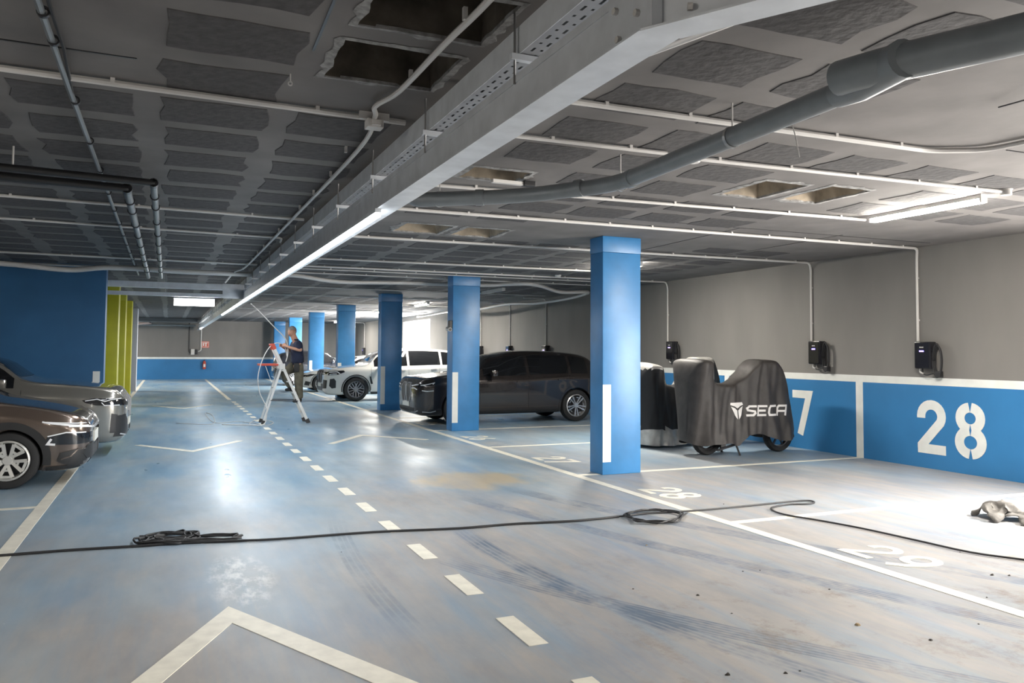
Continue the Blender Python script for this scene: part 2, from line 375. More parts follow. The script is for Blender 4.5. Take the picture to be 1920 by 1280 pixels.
# ------------------------------------------------------------------ ceiling slab with knocked-out cavities
PX, PY, BW, BD = .84, .72, .66, .53       # block lattice
CX0, CY0 = .76, 3.22                      # a block's low corner
dark_holes = [(.78, 1.42, 3.97, 4.56), (.80, 1.44, 3.24, 3.76)]
pale_holes = [(4.98, 5.48, 5.68, 6.38), (5.70, 6.20, 5.60, 6.34), (2.66, 3.28, 9.45, 10.20), (3.46, 4.06, 9.45, 10.20), (2.36, 2.92, 6.30, 6.74)]
ce = sheet([XL, XR+.3], [YB, YF], dark_holes+pale_holes, lambda u, v: (u, v, CEIL))
ceiling = struct(ce.build('ceiling', M_CEIL, origin=(0, 0, 0), recalc=False))
MB().box(XL-.2, XR+.5, YB-.2, YF+.2, CEIL+.45, CEIL+.6).build('roof_slab', M_CEIL, ceiling)
def cavity(h, m, depth, rimw, taper=.06):
    x0, x1, y0, y1 = h; n = 10; mb = MB(); rng = random.Random(int(x0*97+y0*31))
    loop = [(x0+(x1-x0)*i/n, y0) for i in range(n)] + [(x1, y0+(y1-y0)*i/n) for i in range(n)] + [(x1-(x1-x0)*i/n, y1) for i in range(n)] + [(x0, y1-(y1-y0)*i/n) for i in range(n)]
    cx, cy = (x0+x1)/2, (y0+y1)/2; k = len(loop); lay = []
    for d, s in ((0, 1.0), (depth*.5, 1-taper*.4), (depth, 1-taper)):
        lay.append([(cx+(x-cx)*s+(rng.uniform(-.012, .012) if d > 0 else 0), cy+(y-cy)*s+(rng.uniform(-.012, .012) if d > 0 else 0), CEIL+d) for x, y in loop])
    vs = [p for r in lay for p in r]; fs = [(i*k+j, i*k+(j+1) % k, (i+1)*k+(j+1) % k, (i+1)*k+j) for i in range(2) for j in range(k)]
    fs.append(tuple(2*k+j for j in range(k))); mb.add(vs, fs); mb.build('cavity', m, ceiling, smooth=30)
    rb = MB(); L = []; R = []                      # ragged plaster rim
    for j, (x, y) in enumerate(loop):
        dx, dy = x-cx, y-cy; q = math.hypot(dx, dy); e = rimw*(.35+.65*abs(mnoise.noise(Vector((j*.55, x0*3, y0)))*1.6)); i_ = .006+.016*mnoise.noise(Vector((j*.5, 9, x0*7)))
        R.append((x+dx/q*e, y+dy/q*e, CEIL-.003)); L.append((x-dx/q*i_, y-dy/q*i_, CEIL-.008))
    for j in range(k):
        t = (j+1) % k; a, b, c, d = L[j], L[t], R[t], R[j]
        rb.add([a, b, c, d, (a[0], a[1], CEIL+.012), (b[0], b[1], CEIL+.012)], [(0, 1, 2, 3), (0, 4, 5, 1)])
    rb.build('broken_rim', M_RIM, ceiling)
for h in dark_holes: cavity(h, M_VOID, .30, .07)
for h in pale_holes: cavity(h, M_VOIDP, .20, .10, .35)
# filler blocks left bare between the painted ribs: each its own ragged plate
def block_mesh(seed):
    rng = random.Random(seed); w, d = BW/2, BD/2; pts = []
    nx, ny = 4, 3
    def j(s=1.0): return rng.uniform(-.022, .022)*s
    for i in range(nx): pts.append((-w+2*w*i/nx+j(), -d+j(.7)))
    for i in range(ny): pts.append((w+j(1.4), -d+2*d*i/ny+j()))
    for i in range(nx): pts.append((w-2*w*i/nx+j(), d+j(.7)))
    for i in range(ny): pts.append((-w+j(1.4), d-2*d*i/ny+j()))
    n = len(pts); me = bpy.data.meshes.new('ceiling_block')
    vs = [(x, y, -.005) for x, y in pts] + [(x*1.015, y*1.015, .0) for x, y in pts]
    me.from_pydata(vs, [], [tuple(range(n-1, -1, -1))] + [(i, (i+1) % n, n+(i+1) % n, n+i) for i in range(n)])
    me.materials.append(M_BLOCK); return me
bmesh_vars = [block_mesh(100+i) for i in range(7)]
PILY = [9.36, 15.55, 21.6, 27.7, 33.8, 39.9, 46.0]
near_blocks = 0; rest = MB(); cells = []
for ix in range(-9, 12):
    for iy in range(-3, 61):
        x0, y0 = CX0+ix*PX, CY0+iy*PY; cx, cy = x0+BW/2, y0+BD/2
        if cx < XL+.4 or cx > XR-.75: continue
        if any(h[0]-.35 < cx < h[1]+.35 and h[2]-.4 < cy < h[3]+.4 for h in dark_holes+pale_holes): continue
        if 4.3 < cx < 7.1 and min(abs(cy-p-.15) for p in PILY) < 1.15: continue        # solid slab over the pillars
        if cx > 3.95 and cy < 4.6: continue
        if cx > 6.6 and 6.6 < cy < 9.5: continue
        if cx < -.2 and cy < 5.2: continue
        if cy > 44 and cx < 0: continue
        cells.append((cx, cy))
def bkey(c):
    d = Vector((c[0], c[1], CEIL-EYE)); zf = d.dot(CF)
    if zf < .5: return 99
    px = 960+FPX*d.dot(CR)/zf; py = CYP-FPX*d.dot(CU)/zf
    return zf if (-120 < px < 2040 and -90 < py < 1280) else 60+zf
cells.sort(key=bkey)
for i, (cx, cy) in enumerate(cells):
    me = bmesh_vars[i*5 % 7]; fx = random.choice((-1, 1)); ox, oy = random.uniform(-.02, .02), random.uniform(-.015, .015)
    if i < 290 and bkey((cx, cy)) < 60:
        share(me, 'ceiling_block', ceiling, (cx+ox, cy+oy, CEIL), (0, 0, PI if fx < 0 else 0), (random.uniform(.93, 1.05), random.uniform(.92, 1.05), 1))
    else:
        n = len(me.vertices); rest.add([(cx+v.co.x*fx, cy+v.co.y, CEIL+v.co.z) for v in me.vertices], [tuple(p.vertices) for p in me.polygons])
ro = rest.build('ceiling_blocks_beyond', M_BLOCK, ceiling); ro['kind'] = 'stuff'
# form-work seams in the solid strips
for (x0, y0, x1, y1) in ((4.0, 8.05, 9.9, 7.95), (4.2, 10.9, 9.9, 10.75), (5.9, 4.05, 9.6, 3.95), (6.1, 3.2, 8.6, 2.9), (-.2, 4.72, -3.6, 4.66), (.62, 2.2, .66, 4.2), (6.6, 8.0, 6.7, 10.8), (8.2, 7.9, 8.25, 10.7)):
    MB().bar((x0, y0, CEIL-.001), (x1, y1, CEIL-.001), .014, .006).build('slab_seam', M_BLKP, ceiling)

# ------------------------------------------------------------------ walls
def rwall(u, v): return (XR, u, v)
wr = sheet([YB, YF], [0, CEIL], [(DOOR_A[0], DOOR_A[1], 0, DOOR_A[2]), (DOOR_B[0], DOOR_B[1], 0, DOOR_B[2])], rwall)
wall_right = struct(wr.build('wall_right', M_WGREY, origin=(XR, 0, 0)))
for y0, y1, z1 in (DOOR_A, DOOR_B):      # reveals of the two vehicle openings
    m = MB(); m.add([(XR, y0, 0), (XR+.3, y0, 0), (XR+.3, y0, z1), (XR, y0, z1), (XR, y1, 0), (XR+.3, y1, 0), (XR+.3, y1, z1), (XR, y1, z1)], [(0, 1, 2, 3), (4, 7, 6, 5), (3, 2, 6, 7)])
    m.build('door_reveal', M_WGREY, wall_right, origin=(XR, 0, 0))
ow = sheet([YB-.2, YF+.2], [-.1, CEIL+.6], [(DOOR_A[0], DOOR_A[1], -.1, DOOR_A[2]), (DOOR_B[0], DOOR_B[1], -.1, DOOR_B[2])], lambda u, v: (XR+.3, u, v))
ow.build('outer_skin', M_WGREY, wall_right, origin=(XR, 0, 0))
def on_right(m, name, mt): return m.build(name, mt, wall_right, origin=(XR, 0, 0))
segs = [(5.35, 32.3), (36.5, YF), (YB, .2)]
for a, b in segs:
    on_right(MB().box(XR-.004, XR+.001, a, b, 0, 1.2), 'painted_dado', M_BLUE)
    on_right(MB().box(XR-.006, XR+.001, a, b, 1.2, 1.31), 'painted_band', M_WHITEW)
for y in STY:
    if y > 5.8 and not 32 < y < 37: on_right(MB().box(XR-.007, XR+.001, y-.07, y+.07, 0, 1.21), 'painted_divider', M_WHITEW)
for t, y, z in (('28', 8.40, .22), ('27', 11.56, .24), ('26', 14.7, .24), ('25', 17.9, .24)):
    mb = MB()
    for i, ch in enumerate(t):
        for k, path in enumerate(digit(ch)): mb.ribbon([((u+i*.80)*.76, v*.76) for u, v in path], .135, (XR-.009-.0008*k, y, z), (0, -1, 0), (0, 0, 1), (1, 0, 0), .005+.0008*k)
    on_right(mb, 'painted_number', M_WHITEW)
wf = MB().add([(XL, YF, 0), (XR+.3, YF, 0), (XR+.3, YF, CEIL), (XL, YF, CEIL)], [(0, 1, 2, 3)])
wall_far = struct(wf.build('wall_far', M_WGREY, origin=(0, YF, 0)))
MB().box(XL, XR, YF-.004, YF, 0, 1.10).build('painted_dado', M_BLUE, wall_far, origin=(0, YF, 0))
MB().box(XL, XR, YF-.006, YF, 1.10, 1.21).build('painted_band', M_WHITEW, wall_far, origin=(0, YF, 0))
struct(MB().add([(XL, YB, 0), (XL, YF, 0), (XL, YF, CEIL), (XL, YB, CEIL)], [(0, 1, 2, 3)]).build('wall_left', M_WGREY))
struct(MB().add([(XL, YB, 0), (XR+.3, YB, 0), (XR+.3, YB, CEIL), (XL, YB, CEIL)], [(0, 1, 2, 3)]).build('wall_back', M_WGREY))
wp = struct(MB().box(XL, -1.13, 16.9, 17.3, 0, CEIL).build('wall_partition', mat('partition_blue_shaded', (.030, .125, .27), .5, var=.10, scale=1.5, bump=.1, detail=6), origin=(0, 16.9, 0)))  # the wall blue, darkened so the partition's shade sits in its colour
MB().box(-1.31, -1.19, 16.892, 16.902, .16, 1.22).build('reflective_strip', M_WHITEW, wp, origin=(0, 16.9, 0))

# ------------------------------------------------------------------ pillars
def pillar(x0, x1, y0, y1, m, label, stripe=True, group='blue pillars along the parking stalls'):
    e = empty('pillar', ((x0+x1)/2, (y0+y1)/2, 0)); w, d = (x1-x0)/2, (y1-y0)/2
    b = MB().rbox(-w, w, -d, d, 0, CEIL-.22, .012); b.build('shaft', m, e, smooth=30)
    MB().rbox(-w-.004, w+.004, -d-.004, d+.004, CEIL-.22, CEIL, .01).build('collar', m, e, smooth=30)
    if stripe: MB().box(-w+.0, -w+.125, -d-.006, -d+.001, .17, 1.21).build('reflective_strip', M_WHITEW, e)
    tag(e, label, 'pillar', group)
names = ['blue pillar in the foreground, left of the covered motorbikes', 'blue pillar in front of the black car, second nearest on the right', 'blue pillar between the black car and the white car, third on the right',
         'fourth blue pillar on the right, standing above the bonnet of a white car', 'fifth blue pillar on the right, just right of the man on the ladder',
         'sixth blue pillar on the right, directly behind the head of the man', 'farthest blue pillar, pale, at the end of the right row']
for y, nm in zip(PILY, names): pillar(5.38, 5.98, y, y+.35, M_PBLUE, nm)
for y, nm in ((21.5, 'nearest yellow pillar, beside the blue partition wall'), (24.9, 'middle yellow pillar, a sliver between two others'), (28.9, 'farthest yellow pillar on the left of the aisle')):
    pillar(-1.75, -1.15, y, y+.6, M_YELLOW, nm, False, 'yellow pillars on the left')
pillar(-1.75, -1.15, 34.2, 34.8, mat('pale_pillar_paint', (.5, .52, .56), .5), 'pale grey pillar edge behind the yellow pillars', False, 'pale pillars on the left')
def lamp_light(parent, p, w, ln, radiance, col):      # the light a tube sends down
    l = bpy.data.lights.new('lamp_light', 'AREA'); l.shape = 'RECTANGLE'; l.size = w; l.size_y = ln; l.energy = radiance*PI*w*ln; l.color = col
    o = bpy.data.objects.new('lamp_light', l); COL.objects.link(o); o.location = p
    if parent: o.parent = parent
    return o
# ------------------------------------------------------------------ main steel beam, its cable tray and the light line
ZB, ZT = 2.70, 2.905
bm_root = empty('steel_beam', (1.45, 3.0, 0)); tag(bm_root, 'long galvanised steel beam hanging down the middle of the aisle ceiling', 'beam')
O = (1.45, 3.0, 0)
KY = 2.16
dirn = Vector((.5, -.866, 0)); perp = Vector((.866, .5, 0))
def beam_profile(off):   # (x offset from web, z) outline of the bent section, thin plate
    return off
def run(name, xa, xb, z0, z1, y0, y1): MB().box(xa, xb, y0, y1, z0, z1).build(name, M_STEEL, bm_root, origin=O)
run('web', 1.445, 1.455, ZB, ZT, KY, 46.9)
run('bottom_flange', 1.375, 1.53, ZB-.008, ZB, KY, 46.9)
run('top_flange', 1.445, 1.52, ZT+.012, ZT+.02, KY, 46.9)
run('flange_lip', 1.440, 1.446, ZT-.014, ZT+.022, KY, 46.9)
# the near end turns off to the right
a = Vector((1.45, KY, 0)); b = a+dirn*3.2
def leg(name, o0, o1, z0, z1):
    q = [a+perp*o0, a+perp*o1, b+perp*o1, b+perp*o0]
    q[0] = Vector((1.45+o0, KY, 0)); q[1] = Vector((1.45+o1, KY, 0))
    vs = [(p.x, p.y, z) for z in (z0, z1) for p in q]
    MB().add(vs, [(0, 1, 2, 3), (4, 5, 6, 7), (0, 1, 5, 4), (1, 2, 6, 5), (2, 3, 7, 6), (3, 0, 4, 7)]).build(name, M_STEEL, bm_root, origin=O)
leg('web', -.005, .005, ZB, ZT+.12); leg('bottom_flange', -.07, .085, ZB-.008, ZB); leg('top_flange', -.035, .05, ZT+.12, ZT+.128)
MB().box(1.436, 1.444, KY+.0, KY+.30, ZB+.01, ZT+.24).build('splice_plate', M_STEEL, bm_root, origin=O)
MB().box(1.41, 1.45, KY-.02, KY+.005, ZB, ZT+.24).build('stiffener', M_STEEL, bm_root, origin=O)
bolt = MB().lathe([(.001, -.012), (.013, -.012), (.013, .004), (.001, .004)], (0, 0, 0), 'x', 6).build('bolt', M_PVCW, bm_root)
bolt.location = (-.018, -.74, ZB+.10)
for dy, dz in ((-.62, .05), (-.74, .30), (-.62, .26), (-.60, .16)): share(bolt.data, 'bolt', bm_root, (-.018, dy, ZB+dz))
for k in range(6):
    p = a+dirn*(.12+.22*k)-perp*.012; share(bolt.data, 'bolt', bm_root, (p.x-O[0], p.y-O[1], ZB+.05+.1*(k % 2)), (0, 0, -PI/6))
# tray
tr = empty('cable_tray', (1.59, 3.0, 0)); tag(tr, 'perforated galvanised cable tray hung alongside the central steel beam', 'cable tray')
TO = (1.59, 3.0, 0); TX0, TX1, TZ = 1.46, 1.73, 3.03
holes = []
y = 2.1
while y < 11.5:
    k = int(round((y-2.1)/.08))
    for c in range(6):
        x = TX0+.03+c*.042
        if (c+k) % 2 == 0: holes.append((x, x+.013, y, y+.045))
        else: holes.append((x, x+.013, y+.012, y+.03))
    y += .08
def tray_bottom():
    m = MB(); xs = sorted({TX0, TX1} | {h[0] for h in holes} | {h[1] for h in holes}); rows = {}
    for h in holes: rows.setdefault(round(h[2]-(.012 if h[3]-h[2] < .03 else 0), 4), []).append(h)
    for y0, hs in rows.items():
        ys = [y0, y0+.012, y0+.03, y0+.045, y0+.08]
        for i in range(len(xs)-1):
            for j in range(4):
                cx, cy = (xs[i]+xs[i+1])/2, (ys[j]+ys[j+1])/2
                if any(h[0] < cx < h[1] and h[2] < cy < h[3] for h in hs): continue
                m.add([(xs[i], ys[j], TZ), (xs[i+1], ys[j], TZ), (xs[i+1], ys[j+1], TZ), (xs[i], ys[j+1], TZ)], [(0, 1, 2, 3)])
        ye = ys[-1]
    m.add([(TX0, ye, TZ), (TX1, ye, TZ), (TX1, 46.9, TZ), (TX0, 46.9, TZ)], [(0, 1, 2, 3)])
    return m
tray_bottom().build('perforated_base', mat('dull_perforated_steel', (.30, .31, .33), .5, metal=.3, var=.08, scale=5), tr, origin=TO, recalc=False)
MB().box(TX0-.003, TX0, 2.1, 46.9, TZ-.002, TZ+.13).build('side_rail', M_STEEL, tr, origin=TO)
MB().box(TX1, TX1+.003, 2.1, 46.9, TZ-.002, TZ+.13).build('side_rail', M_STEEL, tr, origin=TO)
MB().box(TX0, TX0+.12, 2.3, 46, TZ+.02, TZ+.07).build('cable_bundle', M_BLKP, tr, origin=TO)
rod = MB().tube([(0, 0, 2.885), (0, 0, CEIL)], .006, 6).build('hanger_rod', M_ROD, tr, origin=None)
rod.location = (1.438-TO[0], 3.32-TO[1], 0)
bar = MB().box(-.02, .33, -.016, .016, TZ-.032, TZ-.004).build('hanger_bar', M_STEEL, tr); bar.location = (1.438-TO[0], 3.32-TO[1], 0)
for k in range(1, 31):
    yy = 3.32+1.4*k
    share(rod.data, 'hanger_rod', tr, (1.438-TO[0], yy-TO[1], 0)); share(bar.data, 'hanger_bar', tr, (1.438-TO[0], yy-TO[1], 0))
# LED line in runs of 1.5 m clipped along the beam's lower edge
ORD = ['second', 'third', 'fourth', 'fifth', 'sixth', 'seventh', 'eighth', 'ninth', 'tenth', 'eleventh', 'twelfth']
for k in range(13):
    y0 = 5.70+k*1.44
    e = empty('led_batten', (1.385, y0+.72, ZB-.05)); MB().box(-.022, .022, -.718, .718, .012, .042).build('housing', M_STEEL, e)
    MB().box(-.020, .020, -.712, .712, -.016, .012).build('diffuser', M_LED, e)
    tag(e, ('nearest lit LED batten on the beam, at the end of the light line' if k == 0 else 'far end LED batten of the light line above the aisle' if k == 12 else ORD[k-1]+' lit LED batten from the near end of the central light line'), 'lamp', 'LED battens on the central beam')
lamp_light(None, (1.385, 5.70+13*.72, ZB-.068), .045, 13*1.44, LED, (.93, .97, 1.0))
e = empty('led_batten', (1.385, 41.0, ZB-.05)); lamp_light(e, (0, 0, -.024), .06, 1.78, LED*1.5, (.93, .97, 1.0)); MB().box(-.032, .032, -.9, .9, .018, .042).build('housing', M_STEEL, e); MB().box(-.03, .03, -.89, .89, -.022, .018).build('diffuser', M_LED, e)
tag(e, 'lone lit LED batten on the beam close to the far wall', 'lamp')

# cross branch to the left with an illuminated sign under it
cb = empty('cross_beam', (.1, 18.0, 0)); CO = (.1, 18.0, 0); tag(cb, 'galvanised cross beam running left from the central beam above the lit sign', 'beam')
MB().box(-1.9, 1.44, 18.0, 18.01, 2.76, 2.83).build('lower_rail', M_STEEL, cb, origin=CO)
MB().box(-1.9, 1.44, 18.0, 18.14, 2.755, 2.762).build('lower_flange', M_STEEL, cb, origin=CO)
MB().box(-1.9, 1.44, 18.0, 18.01, 2.93, 3.04).build('tray_side', M_STEEL, cb, origin=CO)
MB().box(-1.9, 1.44, 18.0, 18.25, 2.925, 2.932).build('tray_base', M_STEEL, cb, origin=CO)
MB().box(1.02, 1.46, 17.985, 18.0, 2.74, 3.05).build('end_plate', M_STEEL, cb, origin=CO)
for x in (-1.2, -.1): MB().tube([(x, 18.1, 2.76), (x, 18.1, CEIL)], .006, 6).build('hanger_rod', M_ROD, cb, origin=CO)
ls = empty('lit_sign', (.47, 18.2, 2.57)); MB().box(-.40, .40, -.03, .03, 0, .15).build('panel', M_SIGN, ls)
MB().box(-.41, .41, -.035, .035, .15, .165).build('frame', M_STEEL, ls)
for x in (-.3, .3): MB().tube([(x, 0, .16), (x, 0, .195)], .006, 6).build('bracket', M_ROD, ls)
tag(ls, 'glowing white blank sign panel under the cross beam', 'sign')

# ------------------------------------------------------------------ conduits clipped to the ceiling
clip_me = MB().box(-.012, .012, -.022, .022, -.004, .03).build('clip', M_CLIP); cm = clip_me.data; bpy.data.objects.remove(clip_me)
def conduit(pts, r, label, clip=.62, group='white conduits on the ceiling', m=None, fil=.12, name='conduit', cat='conduit'):
    p = fillet(pts, fil) if len(pts) > 2 else [Vector(q) for q in pts]
    e = empty(name, pts[0]); o = Vector(pts[0])
    MB().tube([q-o for q in p], r, 8).build('pipe', m or M_PVCW, e, smooth=40)
    for a, b in zip(pts[:-1], pts[1:]):
        a, b = Vector(a), Vector(b); d = b-a; n = int(d.length/clip) if clip else 0
        for k in range(n):
            q = a+d*((k+.5)/n)-o
            if abs(d.z) > abs(d.x)+abs(d.y): share(cm, 'clip', e, q, (0, PI/2, 0))
            else: share(cm, 'clip', e, q+Vector((0, 0, 0)), (0, 0, math.atan2(d.y, d.x)))
    tag(e, label, cat, group); return e
ZC = CEIL-.028
conduit([(-4.5, 4.98, ZC), (1.44, 5.20, ZC)], .020, 'white conduit crossing the dark ceiling left of the junction box', 1.0)
conduit([(-4.5, 9.25, ZC), (1.44, 9.62, ZC)], .017, 'thin conduit crossing behind the black pipes, nearer of the pair', 1.1)
conduit([(-4.5, 10.9, ZC), (1.40, 11.34, ZC), (1.44, 11.8, ZC)], .015, 'thin conduit crossing behind the black pipes, farther of the pair', 1.1)
conduit([(-4.5, 14.95, ZC), (1.44, 15.10, ZC)], .015, 'thin conduit just above the blue partition wall', 1.1)
conduit([(-4.5, 15.05, ZC), (1.44, 15.20, ZC)], .011, 'second thin conduit just above the blue partition wall', 0)
conduit([(1.56, 4.33, ZC), (5.30, 4.24, ZC), (5.66, 4.05, ZC), (5.9, 2.6, ZC)], .021, 'thick white conduit that bends towards the right edge above the grey pipe', .62)
conduit([(1.56, 5.20, ZC), (3.53, 5.15, ZC)], .017, 'short white conduit ending before the grey drain pipe', .65)
conduit([(3.70, 5.20, ZC), (7.25, 5.03, ZC)], .018, 'white conduit ending in a round socket near the bright tube', .62)
conduit([(1.56, 7.10, ZC), (7.38, 6.77, ZC)], .017, 'white conduit feeding the bright tube on the right', .65)
conduit([(1.56, 8.42, ZC), (10.05, 8.28, ZC), (10.13, 8.36, ZC-.12), (10.13, 8.36, 1.84)], .020, 'white conduit dropping down the wall to the nearest charger', .6)
conduit([(1.56, 10.75, ZC), (10.05, 10.42, ZC), (10.13, 10.47, ZC-.12), (10.13, 10.47, 1.86)], .019, 'white conduit dropping down the wall to the second charger', .6)
conduit([(1.56, 13.65, ZC), (7.45, 13.33, ZC)], .017, 'bright white conduit ending at the lamp behind the foreground pillar', .7)
conduit([(1.56, 14.95, ZC), (10.05, 14.70, ZC), (10.13, 14.75, ZC-.12), (10.13, 14.75, 1.88)], .018, 'white conduit dropping down the wall to the charger beside the foreground pillar', .7)
conduit([(1.56, 15.45, ZC), (9.2, 15.3, ZC)], .014, 'thin conduit over the roof line of the black car', .8)
conduit([(1.56, 16.25, ZC), (9.3, 16.2, ZC)], .013, 'thinner conduit next to the white hose over the black car', .8)
for y, t in ((20.95, 'conduit dropping to the charger above the rear door of the black car'), (23.62, 'conduit dropping to the charger above the front door of the black car'), (26.25, 'conduit dropping beside the second blue pillar to a charger'), (44.5, 'short conduit dropping to the farthest charger by the end wall')):
    conduit([(9.4, y, ZC), (10.07, y, ZC), (10.13, y, ZC-.1), (10.13, y, 1.8)], .017, t, .8)
for y, t in ((20.0, 'far white conduit crossing above the white car'), (23.0, 'far white conduit crossing behind the third pillar'), (26.5, 'far white conduit crossing behind the fourth pillar'), (31.0, 'far white conduit crossing near the bright doorway')):
    conduit([(1.56, y, ZC), (9.6, y-.1, ZC)], .015, t, 0)
def hose(pts, r, label, m=None): 
    e = MB().tube(catmull(pts, 6), r, 8).build('hose', m or M_PVCW, smooth=True); tag(e, label, 'hose', 'white hoses slung under the ceiling')
hose([(-6.4, 15.6, 3.11), (-4.2, 15.8, 3.09), (-2.7, 15.95, 3.10), (-1.7, 16.1, 3.05), (-1.0, 16.05, 3.12), (.2, 16.15, 3.11), (1.5, 16.25, 3.12)], .048, 'thick sagging white hose above the blue partition wall')
hose([(1.56, 16.3, 3.13), (2.3, 16.3, 3.14), (3.2, 16.4, 3.06), (4.6, 16.5, 3.10), (6.4, 16.6, 3.13), (7.3, 15.9, 3.14), (8.4, 16.6, 3.05), (9.3, 16.9, 3.10), (9.55, 18.2, 3.05), (9.4, 20.0, 3.0), (9.3, 22.0, 3.07), (9.2, 24.5, 3.0), (9.1, 27, 3.05), (9.2, 31, 3.02)], .042, 'long wavy white hose over the black car, turning along the right wall')
conduit([(-4.5, 16.45, 3.17), (1.44, 16.65, 3.17)], .02, 'grey white tube under the sagging hose', 0)
# feeder conduit running along the beam with a junction box
fc = catmull([(1.25, 1.6, 3.19), (1.245, 3.1, 3.18), (1.225, 3.7, 3.18), (1.21, 4.5, 3.18), (1.15, 4.85, 3.18), (1.21, 5.12, 3.18), (1.29, 6.0, 3.18), (1.29, 9.0, 3.18), (1.28, 13.0, 3.18), (1.26, 15.6, 3.18), (1.12, 16.2, 3.14), (1.05, 17.6, 3.05)], 5)
e = empty('feeder_conduit', (1.25, 1.6, 3.19)); MB().tube([p-Vector((1.25, 1.6, 3.19)) for p in fc], .017, 8).build('pipe', M_PVCW, e, smooth=40)
clipv = MB().box(-.01, .01, -.012, .012, 0, .06).build('clip', M_CLIP, e); clipv.location = (-.02, .9, -.01)
for k in range(1, 16): share(clipv.data, 'clip', e, (.02 if k > 4 else -.03, .9+k*.9, -.01))
tag(e, 'white feeder conduit winding along the left side of the steel beam', 'conduit')
e = empty('junction_box', (1.215, 5.15, 3.12)); MB().rbox(-.055, .055, -.05, .05, 0, .06, .008).build('box', M_PVCW, e); MB().box(-.03, .03, -.075, -.05, .01, .045).build('gland', M_CLIP, e); MB().box(-.10, .10, -.012, .012, .06, .11).build('mount', M_CLIP, e)
tag(e, 'small white junction box where two conduits cross on the ceiling', 'junction box')
# black twin pipes that turn and run off as two clamped grey legs
def clamps(e, pts, r, n=9, m=None):
    c = MB().lathe([(r+.001, -.012), (r+.010, -.012), (r+.010, .012), (r+.001, .012)], (0, 0, 0), 'y', 12); a, b = Vector(pts[0]), Vector(pts[1])
    o = c.build('clamp', M_DARKM, e); o.location = a+(b-a)*.05
    for k in range(1, n): share(o.data, 'clamp', e, a+(b-a)*((k+.05)/n))
for (y, xe, xl, r, t) in ((7.30, -.155, -.175, .030, 'black ceiling pipe turning at the right corner into a clamped leg'), (7.66, -.375, -.405, .036, 'black ceiling pipe tucked under its twin, with the left clamped leg')):
    e = empty('black_pipe', (xe, y, 3.05)); MB().tube([(-6.0-xe, -.75, 0), (-.02, 0, 0), (0, .01, 0)], r, 10).build('cross_run', M_BLKP, e, smooth=40)
    MB().lathe([(r, -.05), (r+.008, -.05), (r+.008, .05), (r, .05)], (0, .03, 0), 'y', 12).build('elbow', M_BLKP, e, smooth=40)
    MB().tube([(0, .02, 0), (xl-xe, 17.0-y, .0)], r, 10).build('leg', M_PVCG, e, smooth=40)
    clamps(e, [(0, .2, 0), (xl-xe, 16.5-y, 0)], r)
    for x in (-1.0, -2.4): MB().tube([(x, -.75*(-x/6.0), r), (x, -.75*(-x/6.0), CEIL-3.05)], .008, 6).build('hanger', M_PVCW, e)
    tag(e, t, 'pipe', 'twin black pipes on the left ceiling')
e = empty('steel_conduit', (-.565, 2.6, 3.19)); MB().tube([(0, 0, 0), (-.02, 2.9, 0), (-.03, 6, 0), (-.05, 11.0, 0), (-.06, 15.6, 0)], .018, 8).build('pipe', M_PVCG, e, smooth=40)
MB().tube([(.045, 0, 0), (.03, 2.0, 0), (-.01, 2.8, 0)], .009, 6).build('cable', M_BLKP, e, smooth=40); clamps(e, [(0, .8, 0), (-.06, 15.5, 0)], .018, 14); tag(e, 'slim grey conduit running away up the dark left ceiling', 'conduit')
# grey PVC drain
DP = empty('drain_pipe', (3.26, 4.4, 3.0)); DO = Vector((3.26, 4.4, 3.0)); tag(DP, 'grey PVC drain pipe slung under the right ceiling with an angled joint', 'pipe')
main = fillet([Vector((3.20, 2.75, 3.02)), Vector((3.275, 5.5, 3.0)), Vector((2.75, 6.22, 2.99)), Vector((2.2, 6.56, 2.98)), Vector((1.92, 6.75, 2.98)), Vector((1.88, 6.78, 3.22))], .25, 6)
MB().tube([p-DO for p in main], .064, 16).build('pipe', M_PVCG, DP, smooth=40)
big = fillet([Vector((3.78, .9, 3.05)), Vector((3.40, 2.15, 3.04)), Vector((3.12, 2.72, 3.03)), Vector((3.10, 3.0, 3.05))], .22, 6)
MB().tube([p-DO for p in big], .088, 16).build('branch', M_PVCG, DP, smooth=40)
MB().tube([p-DO for p in (Vector((3.12, 2.62, 3.03)), Vector((3.19, 2.95, 3.02)), Vector((3.215, 3.12, 3.02)))], [.094, .09, .072], 16).build('collar', M_PVCG, DP, smooth=40)
for p, d in ((Vector((3.272, 5.25, 3.0)), Vector((.02, 1, 0))), (Vector((3.08, 5.75, 3.0)), Vector((-.5, .75, 0))), (Vector((2.45, 6.4, 2.985)), Vector((-.85, .5, 0))), (Vector((3.45, 1.95, 3.04)), Vector((.3, -1, 0)))):
    d = d.normalized(); R_ = .072 if p.y > 3 else .096; MB().tube([p-d*.035-DO, p+d*.035-DO], R_, 16).build('socket', M_PVCG, DP, smooth=40)
for p in (Vector((3.235, 4.0, 3.01)), Vector((3.275, 5.42, 3.0)), Vector((2.15, 6.6, 2.98))):
    q = p-DO; MB().lathe([(.066, -.012), (.071, -.012), (.071, .012), (.066, .012)], q, 'y', 18).build('hanger_ring', M_ROD, DP); MB().tube([q+Vector((0, 0, .07)), q+Vector((0, 0, CEIL-p.z))], .005, 6).build('hanger_rod', M_PVCW, DP)
tag(MB().tube([(1.85, 3.10, 2.96), (2.02, 2.55, 2.965), (2.25, 1.75, 2.97)], .012, 6).build('white_cable', M_PVCW, smooth=True), 'straight white cable slung beside the angled end of the steel beam', 'cable')
